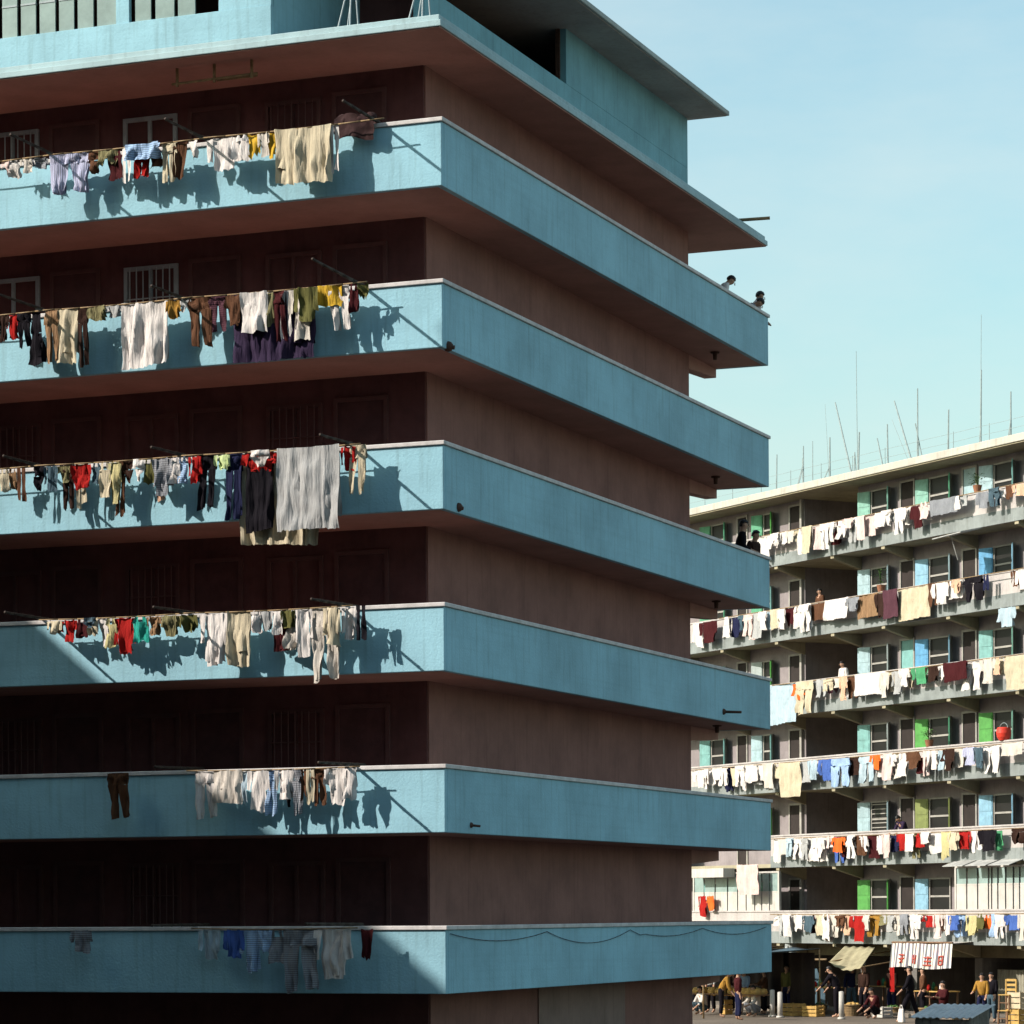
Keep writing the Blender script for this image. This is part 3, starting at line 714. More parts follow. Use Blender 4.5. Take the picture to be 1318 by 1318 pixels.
for i in range(3):                                         # propped-up flaps above the glazing
    a, b_ = x0 + (x1 - x0) * (i / 3) * .9 + .05, x0 + (x1 - x0) * ((i + 1) / 3) * .9 - .08
    m_ = MB(); m_.hexa([(a, -.55, zt - .02), (b_, -.55, zt - .02), (b_, .0, zt + .16), (a, .0, zt + .16), (a, -.55, zt + .0), (b_, -.55, zt + .0), (b_, .0, zt + .18), (a, .0, zt + .18)])
    m_.build('awning_flap', mat('weathered_board', (.45, .45, .43), .7, .35, 3, .4), fb)
enclosure(893, 1002, 'balcony_enclosure', (906, 920, 936, 949, 960, 971, 980, 990), .62)
m_ = MB(); xa, xb = xat(FAR, 891, zr5 + 1, -.4), xat(FAR, 934, zr5 + 1, -.4); m_.box(xa, xb, -.5, -.02, zr5 + 1.18, zr5 + 1.5)
m_.build('planter_shelf', wp, fb, bevel=.01)

# ground storey: shops
gs = MB(); gs.box(FX0, FX1, FD + 2.4, FD + 2.6, -.3, FZ0 - .02); gs.build('shop_back_wall', mat('shade_black_wall', (.022, .013, .011), .95, .4, 1.5), fb)  # near-black colour stands in for the shade inside the shops
for x in BRX:
    m_ = MB(); m_.box(x - .2, x + .2, FD - .02, FD + .35, .02, FZ0 - .43); m_.box(x - .15, x + .15, FD + .35, FD + 2.4, .02, FZ0 - .03)
    m_.build('shop_pier', mat('shop_pier_paint', (.20, .185, .17), .85, .3, 1.5, .4), fb, bevel=.01)
m_ = MB(); m_.box(FX0, FX1, FD + .02, FD + .2, FZ0 - .42, FZ0 - .022); m_.build('shop_beam', mat('shop_beam_paint', (.22, .19, .12), .85, .3, 2), fb)

# awnings
def stripes(name, c1, c2, scale):
    m = bpy.data.materials.new(name); m.use_nodes = True; nt = m.node_tree; N, L = nt.nodes, nt.links
    b = N['Principled BSDF']; b.inputs['Roughness'].default_value = .85
    tc = N.new('ShaderNodeTexCoord'); w_ = N.new('ShaderNodeTexWave'); w_.bands_direction = 'X'; w_.inputs['Scale'].default_value = scale; w_.inputs['Distortion'].default_value = .3
    L.new(tc.outputs['Object'], w_.inputs['Vector'])
    r = N.new('ShaderNodeValToRGB'); r.color_ramp.elements[0].color = c1; r.color_ramp.elements[1].color = c2
    r.color_ramp.elements[0].position = .38; r.color_ramp.elements[1].position = .55
    L.new(w_.outputs['Fac'], r.inputs['Fac']); n = N.new('ShaderNodeTexNoise'); n.inputs['Scale'].default_value = 4
    L.new(tc.outputs['Object'], n.inputs['Vector'])
    mx = N.new('ShaderNodeMix'); mx.data_type = 'RGBA'; mx.blend_type = 'MULTIPLY'; mx.inputs['Factor'].default_value = .35
    L.new(r.outputs['Color'], mx.inputs['A']); L.new(n.outputs['Color'], mx.inputs['B']); L.new(mx.outputs['Result'], b.inputs['Base Color'])
    return m
ya = -.75
xa, xb = xat(FAR, 1150, FZ0 - .3, ya), xat(FAR, 1228, FZ0 - .3, ya)
zt_, zb_ = hit(FAR, 1190, 1214, 1, ya).z, hit(FAR, 1190, 1246, 1, ya).z
aw = empty('striped_awning', FAR.M @ Vector((xa, ya, zt_)), FAR.a, 'white awning with grey stripes and red lettering hung over a shop front', 'awning')
W_ = xb - xa; H_ = zt_ - zb_
def awf(s, t): return (s * W_, -.06 - .10 * t + .035 * math.sin(s * 40) * (.3 + t), -t * H_ + .03 * math.sin(s * 7))
m_ = MB(); m_.grid(awf, 60, 8); m_.grid(lambda s, t: (s * W_, -.06 + t * (abs(ya) + .06), .0 + .05 * t), 8, 3)
m_.build('canvas', stripes('striped_canvas', (.16, .15, .17, 1), (.72, .66, .60, 1), 1.6), aw, smooth=True)
# the red characters on the awning: four brushed glyphs seen as a few strokes each
GL = [[(.1, .9, .9, .85), (.5, .95, .45, .1), (.1, .5, .9, .55), (.2, .1, .5, .45)], [(.3, .95, .3, .1), (.7, .95, .7, .1), (.3, .6, .7, .6)],
      [(.1, .8, .9, .8), (.5, .95, .5, .05), (.15, .45, .85, .45), (.1, .08, .9, .08)], [(.15, .9, .85, .9), (.15, .9, .15, .1), (.85, .9, .85, .1), (.15, .5, .85, .5), (.15, .1, .85, .1)]]
lt = MB()
for gi, gl_ in enumerate(GL):
    s0 = .14 + gi * .215
    for (a0, b0, a1, b1) in gl_:
        pts = []
        for j in range(5):
            q = j / 4; s_ = s0 + .12 * (a0 + (a1 - a0) * q); t_ = .88 - .42 * (b0 + (b1 - b0) * q)
            v = awf(s_, t_); pts.append((v[0], v[1] - .02, v[2]))
        for p_, q_ in zip(pts, pts[1:]): lt.tube(p_, q_, .022, .022, 5)
lt.build('red_lettering', mat('red_sign_paint', (.5, .08, .05), .7), aw)
rd = MB(); rd.path([(0, -.05, .02), (W_, -.05, .02)], .03, 8); rd.build('rod', WOODB, aw)
rdc = MB(); rdc.grid(lambda s, t: (s * .24, .03 * math.sin(9 * s), -t * .8), 6, 8)
o = rdc.build('red_banner', cloth_mat('red'), None, smooth=True); place(o, FAR, (xat(FAR, 1145, 2, ya + .3), ya + .3, zb_ + .0)); tag(o, 'narrow red cloth strip hanging below left end of the striped awning', 'banner')

p1, p2, p3, p4 = hit(FAR, 1087, 1218, 1, -.1), hit(FAR, 1126, 1219, 1, -.1), hit(FAR, 1108, 1245, 1, -1.5), hit(FAR, 1067, 1238, 1, -1.5)
e = empty('canvas_awning', FAR.M @ Vector((p1.x, -.1, p1.z)), FAR.a, 'sagging olive canvas awning on sticks between the shops of the far block', 'awning')
q1, q2, q3, q4 = [p - p1 for p in (p1, p2, p3, p4)]
def cf(s, t):
    a = q1.lerp(q2, s); b2 = q4.lerp(q3, s); v = a.lerp(b2, t); v.z -= .18 * math.sin(math.pi * s) * t; v.z += .02 * math.sin(s * 25); return v
m_ = MB(); m_.grid(cf, 20, 10); m_.build('canvas', mat('olive_canvas', (.36, .32, .20), .9, .3, 3, .3), e, smooth=True, solid=.012)
for q in (q4, q3):
    m_ = MB(); m_.path([tuple(q), (q.x, 1.2, q.z + .35)], .02, 6); m_.build('stick', BAMBOO, e)
# bamboo bar and rope left of the canvas
a, b_ = hit(FAR, 998, 1233, 1, -.6), hit(FAR, 1064, 1235, 1, -.6)
m_ = MB(); m_.path([tuple(a), tuple((a + b_) / 2 + Vector((0, 0, -.03))), tuple(b_)], .035, 8); o = m_.build('bamboo_bar', BAMBOO, None, smooth=True); place(o, FAR, (0, 0, 0)); tag(o, 'level bamboo bar spanning the shop front left of the olive canvas awning', 'pole')
# pots, bucket, plant on the far block
def fpos(px, k, y=-.0, dz=0): return (xat(FAR, px, FZ - PITCH * k + .1, y), y, FZ - PITCH * k + dz)
e = empty('red_bucket', FAR.M @ Vector(fpos(1292, 3, .05)), FAR.a, 'round red plastic bucket standing on a rail of the far block', 'bucket')
m_ = MB(); n = 16
prof = [(.0, 0), (.15, 0), (.21, .1), (.235, .22), (.22, .36), (.19, .40), (.17, .40), (.19, .3), (0, .25)]
for (r0, z0), (r1, z1) in zip(prof, prof[1:]):
    k_ = len(m_.v)
    for (r, zz) in ((r0, z0), (r1, z1)):
        for j in range(n): m_.v.append((r * math.cos(2 * math.pi * j / n), r * math.sin(2 * math.pi * j / n), zz))
    for j in range(n): m_.face([k_ + j, k_ + (j + 1) % n, k_ + n + (j + 1) % n, k_ + n + j])
m_.build('tub', PLASTIC_RED, e, smooth=True)
m_ = MB(); m_.path([(.2 * math.cos(t), 0, .38 + .16 * math.sin(t)) for t in [math.pi * i / 10 for i in range(11)]], .01, 5); m_.build('handle', STEEL, e)
def potplant(px, k, h, label):
    e = empty('potted_plant', FAR.M @ Vector(fpos(px, k, .05)), FAR.a, label, 'plant', 'potted plants on the far rails')
    m_ = MB(); m_.tube((0, 0, 0), (0, 0, .22), .10, .15, 14); m_.build('pot', mat('terracotta', (.30, .13, .07), .8), e)
    m_ = MB()
    for i in range(120):
        a = rng.uniform(0, 6.3); r = rng.uniform(.02, .24) ; z = .25 + rng.uniform(0, h)
        c = Vector((r * math.cos(a), r * math.sin(a), z)); d = Vector((math.cos(a), math.sin(a), rng.uniform(-.3, .8))).normalized(); s_ = d.cross(Vector((0, 0, 1))).normalized()
        l = rng.uniform(.05, .11); k_ = len(m_.v)
        m_.v += [tuple(c), tuple(c + d * l * .5 + s_ * l * .3), tuple(c + d * l), tuple(c + d * l * .5 - s_ * l * .3)]; m_.face([k_, k_ + 1, k_ + 2, k_ + 3])
    for i in range(5): m_.path([(0, 0, .2), (rng.uniform(-.12, .12), rng.uniform(-.12, .12), .25 + h * .9)], .008, 5)
    m_.build('foliage', LEAF, e)
potplant(1134, 1, .5, 'leafy potted plant on the second rail of the far block before a window')
potplant(1196, 3, .3, 'low potted plant on the far block rail by bright green shutter')
potplant(1258, 0, .3, 'small potted plant on the top rail of the far block')

# far laundry: named pieces, then the gaps filled
FROW = ['top balcony', 'second balcony down', 'third balcony down', 'fourth balcony down', 'fifth balcony down', 'lowest balcony']
FARL = {
0: (978, 1242, [(1044, 1058, 30, 'shirt', 'pale pink'), (1070, 1080, 30, 'vest', 'maroon'), (1110, 1128, 28, 'shirt', 'pale pink'), (1174, 1186, 30, 'shirt', 'maroon'), (1200, 1230, 20, 'towel', 'grey'), (1258, 1272, 22, 'shirt', 'grey'), (1274, 1283, 24, 'trousers', 'slate'), (1296, 1306, 18, 'cloth', 'brown'), (1305, 1320, 16, 'shirt', 'peach'), (1284, 1292, 12, 'cloth', 'white')]),
1: (930, 1240, [(893, 905, 32, 'shirt', 'white'), (903, 920, 28, 'shirt', 'maroon'), (940, 952, 26, 'shirt', 'navy'), (1012, 1024, 22, 'cloth', 'maroon'), (1030, 1040, 36, 'trousers', 'white'), (1042, 1062, 22, 'blanket', 'brown'), (1064, 1090, 26, 'towel', 'white'), (1090, 1104, 18, 'shirt', 'grey'), (1106, 1128, 30, 'towel', 'tan'), (1128, 1140, 32, 'shirt', 'dark brown'), (1138, 1154, 36, 'blanket', 'plum'), (1157, 1196, 40, 'blanket', 'cream'), (1197, 1204, 30, 'socks', 'brown'), (1202, 1218, 28, 'shirt', 'white'), (1212, 1224, 18, 'cloth', 'tan'), (1243, 1262, 32, 'trousers', 'black'), (1266, 1271, 20, 'socks', 'navy'), (1302, 1312, 22, 'shirt', 'brown'), (1310, 1322, 26, 'shirt', 'white')]),
2: (998, 1318, [(993, 1021, 50, 'sheet', 'ice blue'), (1022, 1037, 22, 'shirt', 'orange'), (1024, 1046, 42, 'trousers', 'cream'), (1092, 1102, 28, 'trousers', 'brown'), (1104, 1136, 28, 'sheet', 'white'), (1150, 1160, 30, 'shirt', 'pale grey'), (1176, 1192, 22, 'shirt', 'green'), (1192, 1206, 20, 'shirt', 'dark brown'), (1216, 1242, 24, 'towel', 'maroon'), (1241, 1262, 36, 'trousers', 'white'), (1262, 1280, 32, 'shirt', 'off-white'), (1298, 1320, 44, 'sheet', 'cream')]),
3: (892, 1316, [(934, 942, 32, 'trousers', 'navy'), (1006, 1028, 44, 'sheet', 'cream'), (1057, 1072, 28, 'shirt', 'blue'), (1072, 1090, 36, 'trousers', 'light blue'), (1090, 1106, 24, 'towel', 'dark brown'), (1108, 1123, 34, 'trousers', 'ice blue'), (1122, 1132, 20, 'shirt', 'orange'), (1168, 1182, 22, 'shirt', 'brown'), (1180, 1190, 28, 'vest', 'maroon'), (1216, 1226, 28, 'shirt', 'dark brown'), (1220, 1240, 24, 'towel', 'off-white'), (1240, 1256, 24, 'shirt', 'lilac'), (1267, 1281, 36, 'trousers', 'white'), (1290, 1316, 16, 'towel', 'off-white')]),
4: (997, 1230, [(1072, 1086, 20, 'shirt', 'orange'), (1074, 1087, 34, 'trousers', 'blue'), (1086, 1093, 26, 'trousers', 'maroon'), (1116, 1132, 30, 'shirt', 'maroon'), (1144, 1157, 22, 'shirt', 'navy'), (1156, 1167, 22, 'shirt', 'red'), (1180, 1189, 18, 'vest', 'red'), (1195, 1213, 26, 'shirt', 'white'), (1213, 1222, 34, 'cloth', 'pale yellow'), (1222, 1232, 24, 'shirt', 'cream'), (1231, 1249, 24, 'shirt', 'red'), (1252, 1262, 28, 'socks', 'white'), (1262, 1280, 28, 'shirt', 'black'), (1279, 1290, 26, 'shirt', 'green'), (1304, 1318, 20, 'trousers', 'dark brown')]),
5: (996, 1318, [(1034, 1046, 22, 'shirt', 'slate'), (1046, 1054, 24, 'vest', 'maroon'), (1084, 1094, 26, 'shirt', 'peach'), (1096, 1114, 34, 'shirt', 'red'), (1120, 1130, 28, 'trousers', 'ochre'), (1134, 1142, 14, 'vest', 'khaki'), (1190, 1204, 16, 'shirt', 'red'), (1222, 1233, 20, 'shirt', 'blue'), (1232, 1241, 30, 'trousers', 'light blue'), (1244, 1258, 26, 'shirt', 'pale yellow'), (1258, 1264, 20, 'vest', 'olive'), (1268, 1276, 18, 'vest', 'orange'), (1296, 1313, 20, 'shirt', 'blue')]),
}
FCOL = ['white'] * 26 + ['off-white'] * 9 + ['cream'] * 5 + ['pale pink'] * 6 + ['pale grey'] * 4 + ['ice blue'] * 2 + ['grey', 'ice blue', 'brown', 'dark brown', 'light blue', 'tan', 'lilac', 'slate', 'khaki', 'peach', 'plum', 'pale yellow']
FK = ['shirt'] * 6 + ['vest'] * 2 + ['trousers'] * 4 + ['towel'] * 3 + ['socks', 'cloth', 'shorts', 'dress']
rf_ = random.Random(5); nfar = 0
for k, (s0, s1, named) in FARL.items():
    segs = sorted(named); fill = []; cur = s0
    for it in segs + [(s1, s1)]:
        lim = min(it[0], s1)
        while cur < lim - 5:
            wpx = min(rf_.uniform(5, 9), lim - cur + 1)
            fill.append((cur, cur + wpx, rf_.uniform(12, 35), rf_.choice(FK), rf_.choice(FCOL))); cur += wpx * rf_.uniform(.9, 1.05)
        if len(it) > 2: cur = max(cur, it[1] - 1)
    items = sorted(segs + fill)
    zr = FZ - PITCH * k
    for i in range(len(items)):
        x0, x1, lp, kind, col = items[i]
        L_ = items[i - 1][3:5][::-1] if i else None; R_ = items[i + 1][3:5][::-1] if i + 1 < len(items) else None
        isfill = items[i] in fill
        for _ in range(80):
            lab = glabel(col, kind, L_, R_, FROW[k], 'far block')
            if lab not in USED: break
            kind, col = rf_.choice(FK), rf_.choice(FCOL)
        items[i] = (x0, x1, lp, kind, col)
    for i in range(len(items)):
        x0, x1, lp, kind, col = items[i]
        L_ = items[i - 1][3:5][::-1] if i else None; R_ = items[i + 1][3:5][::-1] if i + 1 < len(items) else None
        lab = glabel(col, kind, L_, R_, FROW[k], 'far block')
        if lab in USED:
            print('DUPFAR', lab)
        USED.add(lab)
        yo = -.26 - .08 * (i % 3); zl = zr - (.06 if k < 3 else .14) - (.03 if i % 2 else 0)
        ov = rf_.uniform(.8, 2.8); xa, xb = xat(FAR, x0 - ov, zl, yo), xat(FAR, x1 + ov, zl, yo)
        pxm = FPX / (FAR.M @ Vector((xa, 0, 0))).y
        hang(FAR, (xa + xb) / 2, zl, yo, xb - xa, lp / pxm, kind, col, lab, 'laundry on the far block', False); nfar += 1
    # bamboo sticks and the rod the washing hangs from
    xa, xb = xat(FAR, s0 - 4, zr, -.3), xat(FAR, 1345, zr, -.3)
    m_ = MB(); m_.path([(xa, 0, 0), ((xa + xb) / 2, .02, -.02), (xb, 0, 0)], .016, 6)
    o = m_.build('clothes_rod', BAMBOO, None, smooth=True); place(o, FAR, (0, -.31, zr - (.06 if k < 3 else .14) + .0)); tag(o, f'long bamboo rod carrying washing along the {FROW[k]} of the far block', 'rod', 'clothes rods of the far block')
print('far garments', nfar)
o = hang(FAR, xat(FAR, 962, FZ - PITCH * 4 - .5, -.5), FZ - PITCH * 4 - 1.0 , -.5, 1.35, 1.05, 'towel', 'pale pink', 'pale pink towel hung low above the white enclosed balcony of far block', 'laundry on the far block', False)
o = hang(FAR, xat(FAR, 1295, FZ - PITCH * 1 - 1.0, -.25), FZ - PITCH * 1 - 1.15, -.25, .9, .6, 'shirt', 'ice blue', 'ice blue shirt hung beneath the second balcony of the far block', 'laundry on the far block', False)
for (px, k, lab) in ((1238, 0, 'grey board canopy propped beneath the top balcony of the far block'),):
    p = fpos(px, k, -.4)
    m_ = MB(); m_.hexa([(-.9, -.5, 0), (.6, -.5, .06), (.6, .3, .22), (-.9, .3, .16), (-.9, -.5, .03), (.6, -.5, .09), (.6, .3, .25), (-.9, .3, .19)])
    m_.path([(-.85, .2, .1), (-.85, .45, -.6)], .015, 6)
    o = m_.build('board_canopy', MATS['weathered_board'], None); place(o, FAR, (p[0], p[1], p[2] - 1.4)); tag(o, lab, 'canopy')

# aerials
def aerial(px, rods, label, struts=()):
    """rods: (foot px offset, top px, top py)"""
    y = 2.2; base = xat(FAR, px, FZT, y)
    m_ = MB()
    for (dx, tx, ty, r) in rods:
        foot = Vector((xat(FAR, px + dx, FZT, y), y, FZT)); top = hit(FAR, tx, ty, 1, y)
        m_.tube(foot - Vector((base, y, FZT)), top - Vector((base, y, FZT)), r, r * .6, 6)
    for (dx, fy) in struts:
        f_ = Vector((xat(FAR, px + dx, FZT, y), y + rng.uniform(-.5, .5), FZT)); t_ = hit(FAR, px, fy, 1, y)
        m_.tube(f_ - Vector((base, y, FZT)), t_ - Vector((base, y, FZT)), .018, .018, 6)
    m_.ball((0, 0, .03), .07, 8)
    o = m_.build('rooftop_aerial', STEEL, None); place(o, FAR, (base, y, FZT)); tag(o, label, 'aerial', 'thin aerials on the far roof')
aerial(999, [(0, 1000, 585, .03)], 'short plain aerial at the left end of the far roof')
aerial(1034, [(0, 1034, 574, .03), (0, 1033, 590, .035)], 'aerial with a single left strut, second from left on far roof', [(-8, 596), (4, 600)])
aerial(1046, [(0, 1046, 568, .018)], 'hair-thin aerial between two strutted ones near left end of roof')
aerial(1068, [(0, 1068, 563, .04), (0, 1062, 520, .008)], 'thick aerial with struts just left of the tall forked aerial', [(-5, 600)])
aerial(1100, [(0, 1075, 518, .035), (4, 1106, 556, .04), (4, 1102, 452, .014)], 'tall forked aerial with one arm leaning far left and a long whip', [(-6, 582), (7, 582)])
aerial(1140, [(0, 1129, 564, .03), (3, 1142, 546, .035)], 'small V shaped aerial right of the tall forked one')
aerial(1178, [(0, 1151, 516, .035), (3, 1181, 500, .032), (-2, 1148, 540, .01)], 'large V shaped aerial with a long slanting arm at mid roof', [(8, 545)])
aerial(1220, [(0, 1221, 527, .035)], 'plain aerial with left strut, between large V and tallest whip', [(-8, 560)])
aerial(1262, [(0, 1263, 476, .035), (0, 1263, 405, .012)], 'tallest whip aerial, toward the right of the far roof', [(-9, 548)])
aerial(1301, [(0, 1301, 504, .035)], 'aerial with two struts at the right end of far roof', [(-7, 540), (3, 535)])

rl = empty('roof_railing', FAR.M @ Vector((0, .35, FZT)), FAR.a, 'thin wire railing running along the edge of the far roof', 'railing')
x = FX0 + 1; wr_ = MB()
while x < FX1 - 1:
    m_ = MB(); m_.tube((x, 0, 0), (x, 0, .62), .012, .010, 6); m_.build('post', STEEL, rl); x += 1.9
for zz in (.3, .58): wr_.path([(FX0 + 1 + i * (FX1 - FX0 - 2) / 60, 0, zz - .012 * (i % 2)) for i in range(61)], .006, 5)
wr_.build('wire', STEEL, rl)

# ------------------------------------------------------------------ people
def skin_obj(pts, edges, rad, root, name, m, parent, level=1):
    me = bpy.data.meshes.new(name); me.from_pydata([tuple(p) for p in pts], edges, []); o = bpy.data.objects.new(name, me); COL.objects.link(o)
    sk = o.modifiers.new('skin', 'SKIN'); sk.use_smooth_shade = True
    sv = me.skin_vertices[0].data
    for i, r in enumerate(rad): sv[i].radius = r if isinstance(r, tuple) else (r, r); sv[i].use_root = (i == root)
    ss = o.modifiers.new('sub', 'SUBSURF'); ss.levels = level; ss.render_levels = level
    dg = bpy.context.evaluated_depsgraph_get(); ev = o.evaluated_get(dg)
    nm = bpy.data.meshes.new_from_object(ev); nm.name = name
    o.modifiers.clear(); o.data = nm; bpy.data.meshes.remove(me)
    nm.materials.clear(); nm.materials.append(m)
    nm.polygons.foreach_set('use_smooth', [True] * len(nm.polygons))
    o.parent = parent; return o
def person(loc, yaw, label, shirt, legs, pose='stand', lean=0, look=0, arms=((-.15, .3), (.15, .3)), h=1.66, group='people'):
    """faces local -y; arms: (raise forward, elbow bend) per side in radians"""
    e = empty('person', loc, yaw, label, 'person', group); sc = h / 1.70
    e.scale = (sc, sc, sc)
    pel = Vector((0, 0, {'stand': .93, 'stride': .92, 'sit': .47, 'squat': .26}[pose]))
    up = Matrix.Rotation(lean, 3, 'X')                       # + lean tips toward -y
    def U(x, y, z): return pel + up @ Vector((x, y, z))
    P = [pel, U(0, .01, .17), U(0, .0, .36), U(0, .01, .50)]
    hm = up @ Matrix.Rotation(look, 3, 'X') 
    nk = P[3]; P += [nk + hm @ Vector((0, -.015, .07)), nk + hm @ Vector((0, -.03, .14)), nk + hm @ Vector((0, -.02, .23))]
    E = [(0, 1), (1, 2), (2, 3), (3, 4), (4, 5), (5, 6)]
    rad = [(.14, .10), (.12, .09), (.14, .092), .058, .058, (.080, .096), (.07, .08)]
    arm_i = []; leg_i = []
    for sd, (ra, eb) in zip((-1, 1), arms):
        sh = U(sd * .185, 0, .45)
        d1 = up @ Vector((sd * .16, -math.sin(ra), -math.cos(ra))).normalized(); el = sh + d1 * .28
        d2 = up @ Vector((-sd * .05, -math.sin(ra + eb), -math.cos(ra + eb))).normalized(); wr = el + d2 * .25
        hd = wr + d2 * .08; i0 = len(P)
        P += [sh, el, wr, hd]; rad += [.062, .044, .03, .034]; E += [(2, i0), (i0, i0 + 1), (i0 + 1, i0 + 2), (i0 + 2, i0 + 3)]
        side = d2.cross(Vector((0, 1, 0.01))).normalized()
        for j in range(4):
            t = hd + d2 * (.075 + .012 * (1 - abs(j - 1.5))) + side * (.02 * (j - 1.5)) + Vector((0, -.01, -.01)); n_ = len(P); P.append(t); rad.append(.009); E.append((i0 + 3, n_))
        t = wr + d2 * .085 + side * .05; n_ = len(P); P.append(t); rad.append(.010); E.append((i0 + 2, n_))
        arm_i.append((i0, i0 + 1, i0 + 2))
    for sd in (-1, 1):
        hp = pel + Vector((sd * .09, 0, -.04))
        if pose == 'stand': kn, an = hp + Vector((sd * .02, -.02, -.42)), Vector((sd * .12, .02, .08))
        elif pose == 'stride': kn, an = hp + Vector((sd * .01, -.02 - sd * .16, -.40)), Vector((sd * .09, .02 - sd * .27, .08))
        elif pose == 'sit': kn, an = hp + Vector((sd * .08, -.42, .03)), Vector((sd * .17, -.44, .08))
        else: kn, an = hp + Vector((sd * .14, -.36, .22)), Vector((sd * .16, -.12, .08))
        an.z = .08
        i0 = len(P); P += [hp, kn, an, an + Vector((sd * .02, -.09, -.035)), an + Vector((sd * .03, -.16, -.045))]
        rad += [.088, .060, .042, .042, .032]; E += [(0, i0), (i0, i0 + 1), (i0 + 1, i0 + 2), (i0 + 2, i0 + 3), (i0 + 3, i0 + 4)]; leg_i.append((i0, i0 + 1, i0 + 2))
    body = skin_obj(P, E, rad, 0, 'body', SKIN, e, 1)
    # nose, ears and hair sit on the head
    hc = nk + hm @ Vector((0, -.03, .15))
    f_ = bmesh.new(); f_.from_mesh(body.data)
    for c, r in ((Vector((0, -.115, .0)), .018), (Vector((-.08, .0, .0)), .02), (Vector((.08, .0, .0)), .02)):
        bmesh.ops.create_icosphere(f_, subdivisions=1, radius=r, matrix=Matrix.Translation(hc + hm @ c))
    f_.to_mesh(body.data); f_.free()
    ey = MB()
    for sd in (-1, 1): ey.ball(hc + hm @ Vector((sd * .032, -.093, .022)), .010, 8)
    ey.build('eyes', HAIR, e)
    hr = bmesh.new(); bmesh.ops.create_uvsphere(hr, u_segments=20, v_segments=14, radius=1)
    kill = [v for v in hr.verts if not (v.co.z > .42 or (v.co.y > -.25 and v.co.z > .0) or (v.co.y > .2 and v.co.z > -.5))]
    bmesh.ops.delete(hr, geom=kill, context='VERTS')
    for v in hr.verts:
        nn = 1 + .10 * noise.noise(v.co * 4 + Vector((loc[0], 0, 0)))
        v.co = hc + Vector((0, 0, .02)) * 1 + hm @ Vector((v.co.x * .089 * nn, v.co.y * .106 * nn + .010, v.co.z * .112 * nn))
    hme = bpy.data.meshes.new('hair'); hr.to_mesh(hme); hr.free(); hme.materials.append(HAIR); ho = bpy.data.objects.new('hair', hme); COL.objects.link(ho); ho.parent = e
    sm = ho.modifiers.new('solid', 'SOLIDIFY'); sm.thickness = .012
    # clothing: a looser skin over trunk and arms, another over the legs
    idx = [0, 1, 2, 3]; CP = [P[i] for i in idx]; CE = [(0, 1), (1, 2), (2, 3)]; CP[0] = CP[0] + up @ Vector((0, 0, -.05)); CR = [(.185, .145), (.168, .135), (.19, .142), .07]
    for (a, b_, c) in arm_i:
        n_ = len(CP); CP += [P[a], P[b_], P[b_].lerp(P[c], .75)]; CR += [.08, .062, .05]; CE += [(2, n_), (n_, n_ + 1), (n_ + 1, n_ + 2)]
    skin_obj(CP, CE, CR, 0, 'shirt', cloth_mat(shirt), e, 1)
    CP = [P[0] + up @ Vector((0, 0, .12)), P[0]]; CE = [(0, 1)]; CR = [(.155, .122), (.172, .135)]
    for (a, b_, c) in leg_i:
        n_ = len(CP); CP += [P[a], P[b_], P[b_].lerp(P[c], .92)]; CR += [.108, .082, .07]; CE += [(1, n_), (n_, n_ + 1), (n_ + 1, n_ + 2)]
    skin_obj(CP, CE, CR, 0, 'trousers', cloth_mat(legs), e, 1)
    return e
# on the near block's balconies (gable side looks out along local +x)
def near_person(px, k, inx, *a, **kw):
    z = ZB - PITCH * k + .13
    y = hit(NEAR, px, kw.pop('py'), 0, inx).y
    return person(NEAR.M @ Vector((inx, y, z)), NEAR.a + math.pi / 2 + kw.pop('turn', 0), *a, **kw)
near_person(921, 0, -.52, 'person in a white shirt leaning over the top gable rail, head bowed, nearer the wall', 'white', 'slate', py=360, lean=.50, look=.3, arms=((.15, 1.0), (.1, 1.1)), h=1.58, turn=.5, group='people on the near block')
near_person(967, 0, -.46, 'dark haired person in white at the far tip of the top gable balcony', 'white', 'grey', py=390, lean=.28, look=.15, arms=((.1, 1.1), (.05, 1.2)), h=1.60, turn=.6, group='people on the near block')
near_person(952, 0, -.60, 'person bowed so low that only hair shows above the top gable rail', 'grey', 'slate', py=390, lean=.75, look=.4, arms=((.3, .8), (.3, .8)), h=1.55, turn=.2, group='people on the near block')
near_person(952, 2, -.46, 'dark clothed person standing at the far end of the third gable balcony', 'black', 'dark brown', py=695, lean=.12, arms=((.1, 1.2), (.1, 1.1)), h=1.72, turn=.4, group='people on the near block')
near_person(966, 2, -.55, 'person in dark brown standing beside the black clothed one, third gable balcony', 'dark brown', 'black', py=700, lean=.2, arms=((.05, 1.2), (.1, 1.1)), h=1.62, turn=-.2, group='people on the near block')
# on the far block
def far_person(px, k, y, *a, **kw):
    z = FZ - PITCH * k - .99
    return person(FAR.M @ Vector((xat(FAR, px, z + 1.3, y), y, z)), FAR.a + kw.pop('turn', 0), *a, **kw)
far_person(1088, 2, .45, 'person in white looking over the third far balcony before the dark stair bay', 'white', 'grey', lean=.2, arms=((.2, 1), (.15, 1.1)), h=1.55, group='people on the far block')
far_person(1057, 1, .4, 'person in brown at the second far balcony before the dark stair bay', 'brown', 'grey', lean=.1, arms=((.2, 1), (.15, 1.1)), h=1.5, group='people on the far block')
far_person(1166, 4, .5, 'person in purple bending in a dark doorway of the far block', 'purple', 'black', lean=.5, look=.2, arms=((.9, .7), (.9, .7)), h=1.55, group='people on the far block')
def street_person(px, y, *a, **kw):
    return person(FAR.M @ Vector((xat(FAR, px, .9, y), y, .0)), FAR.a + kw.pop('turn', 0), *a, **kw)
GP = 'people in the street below the far block'
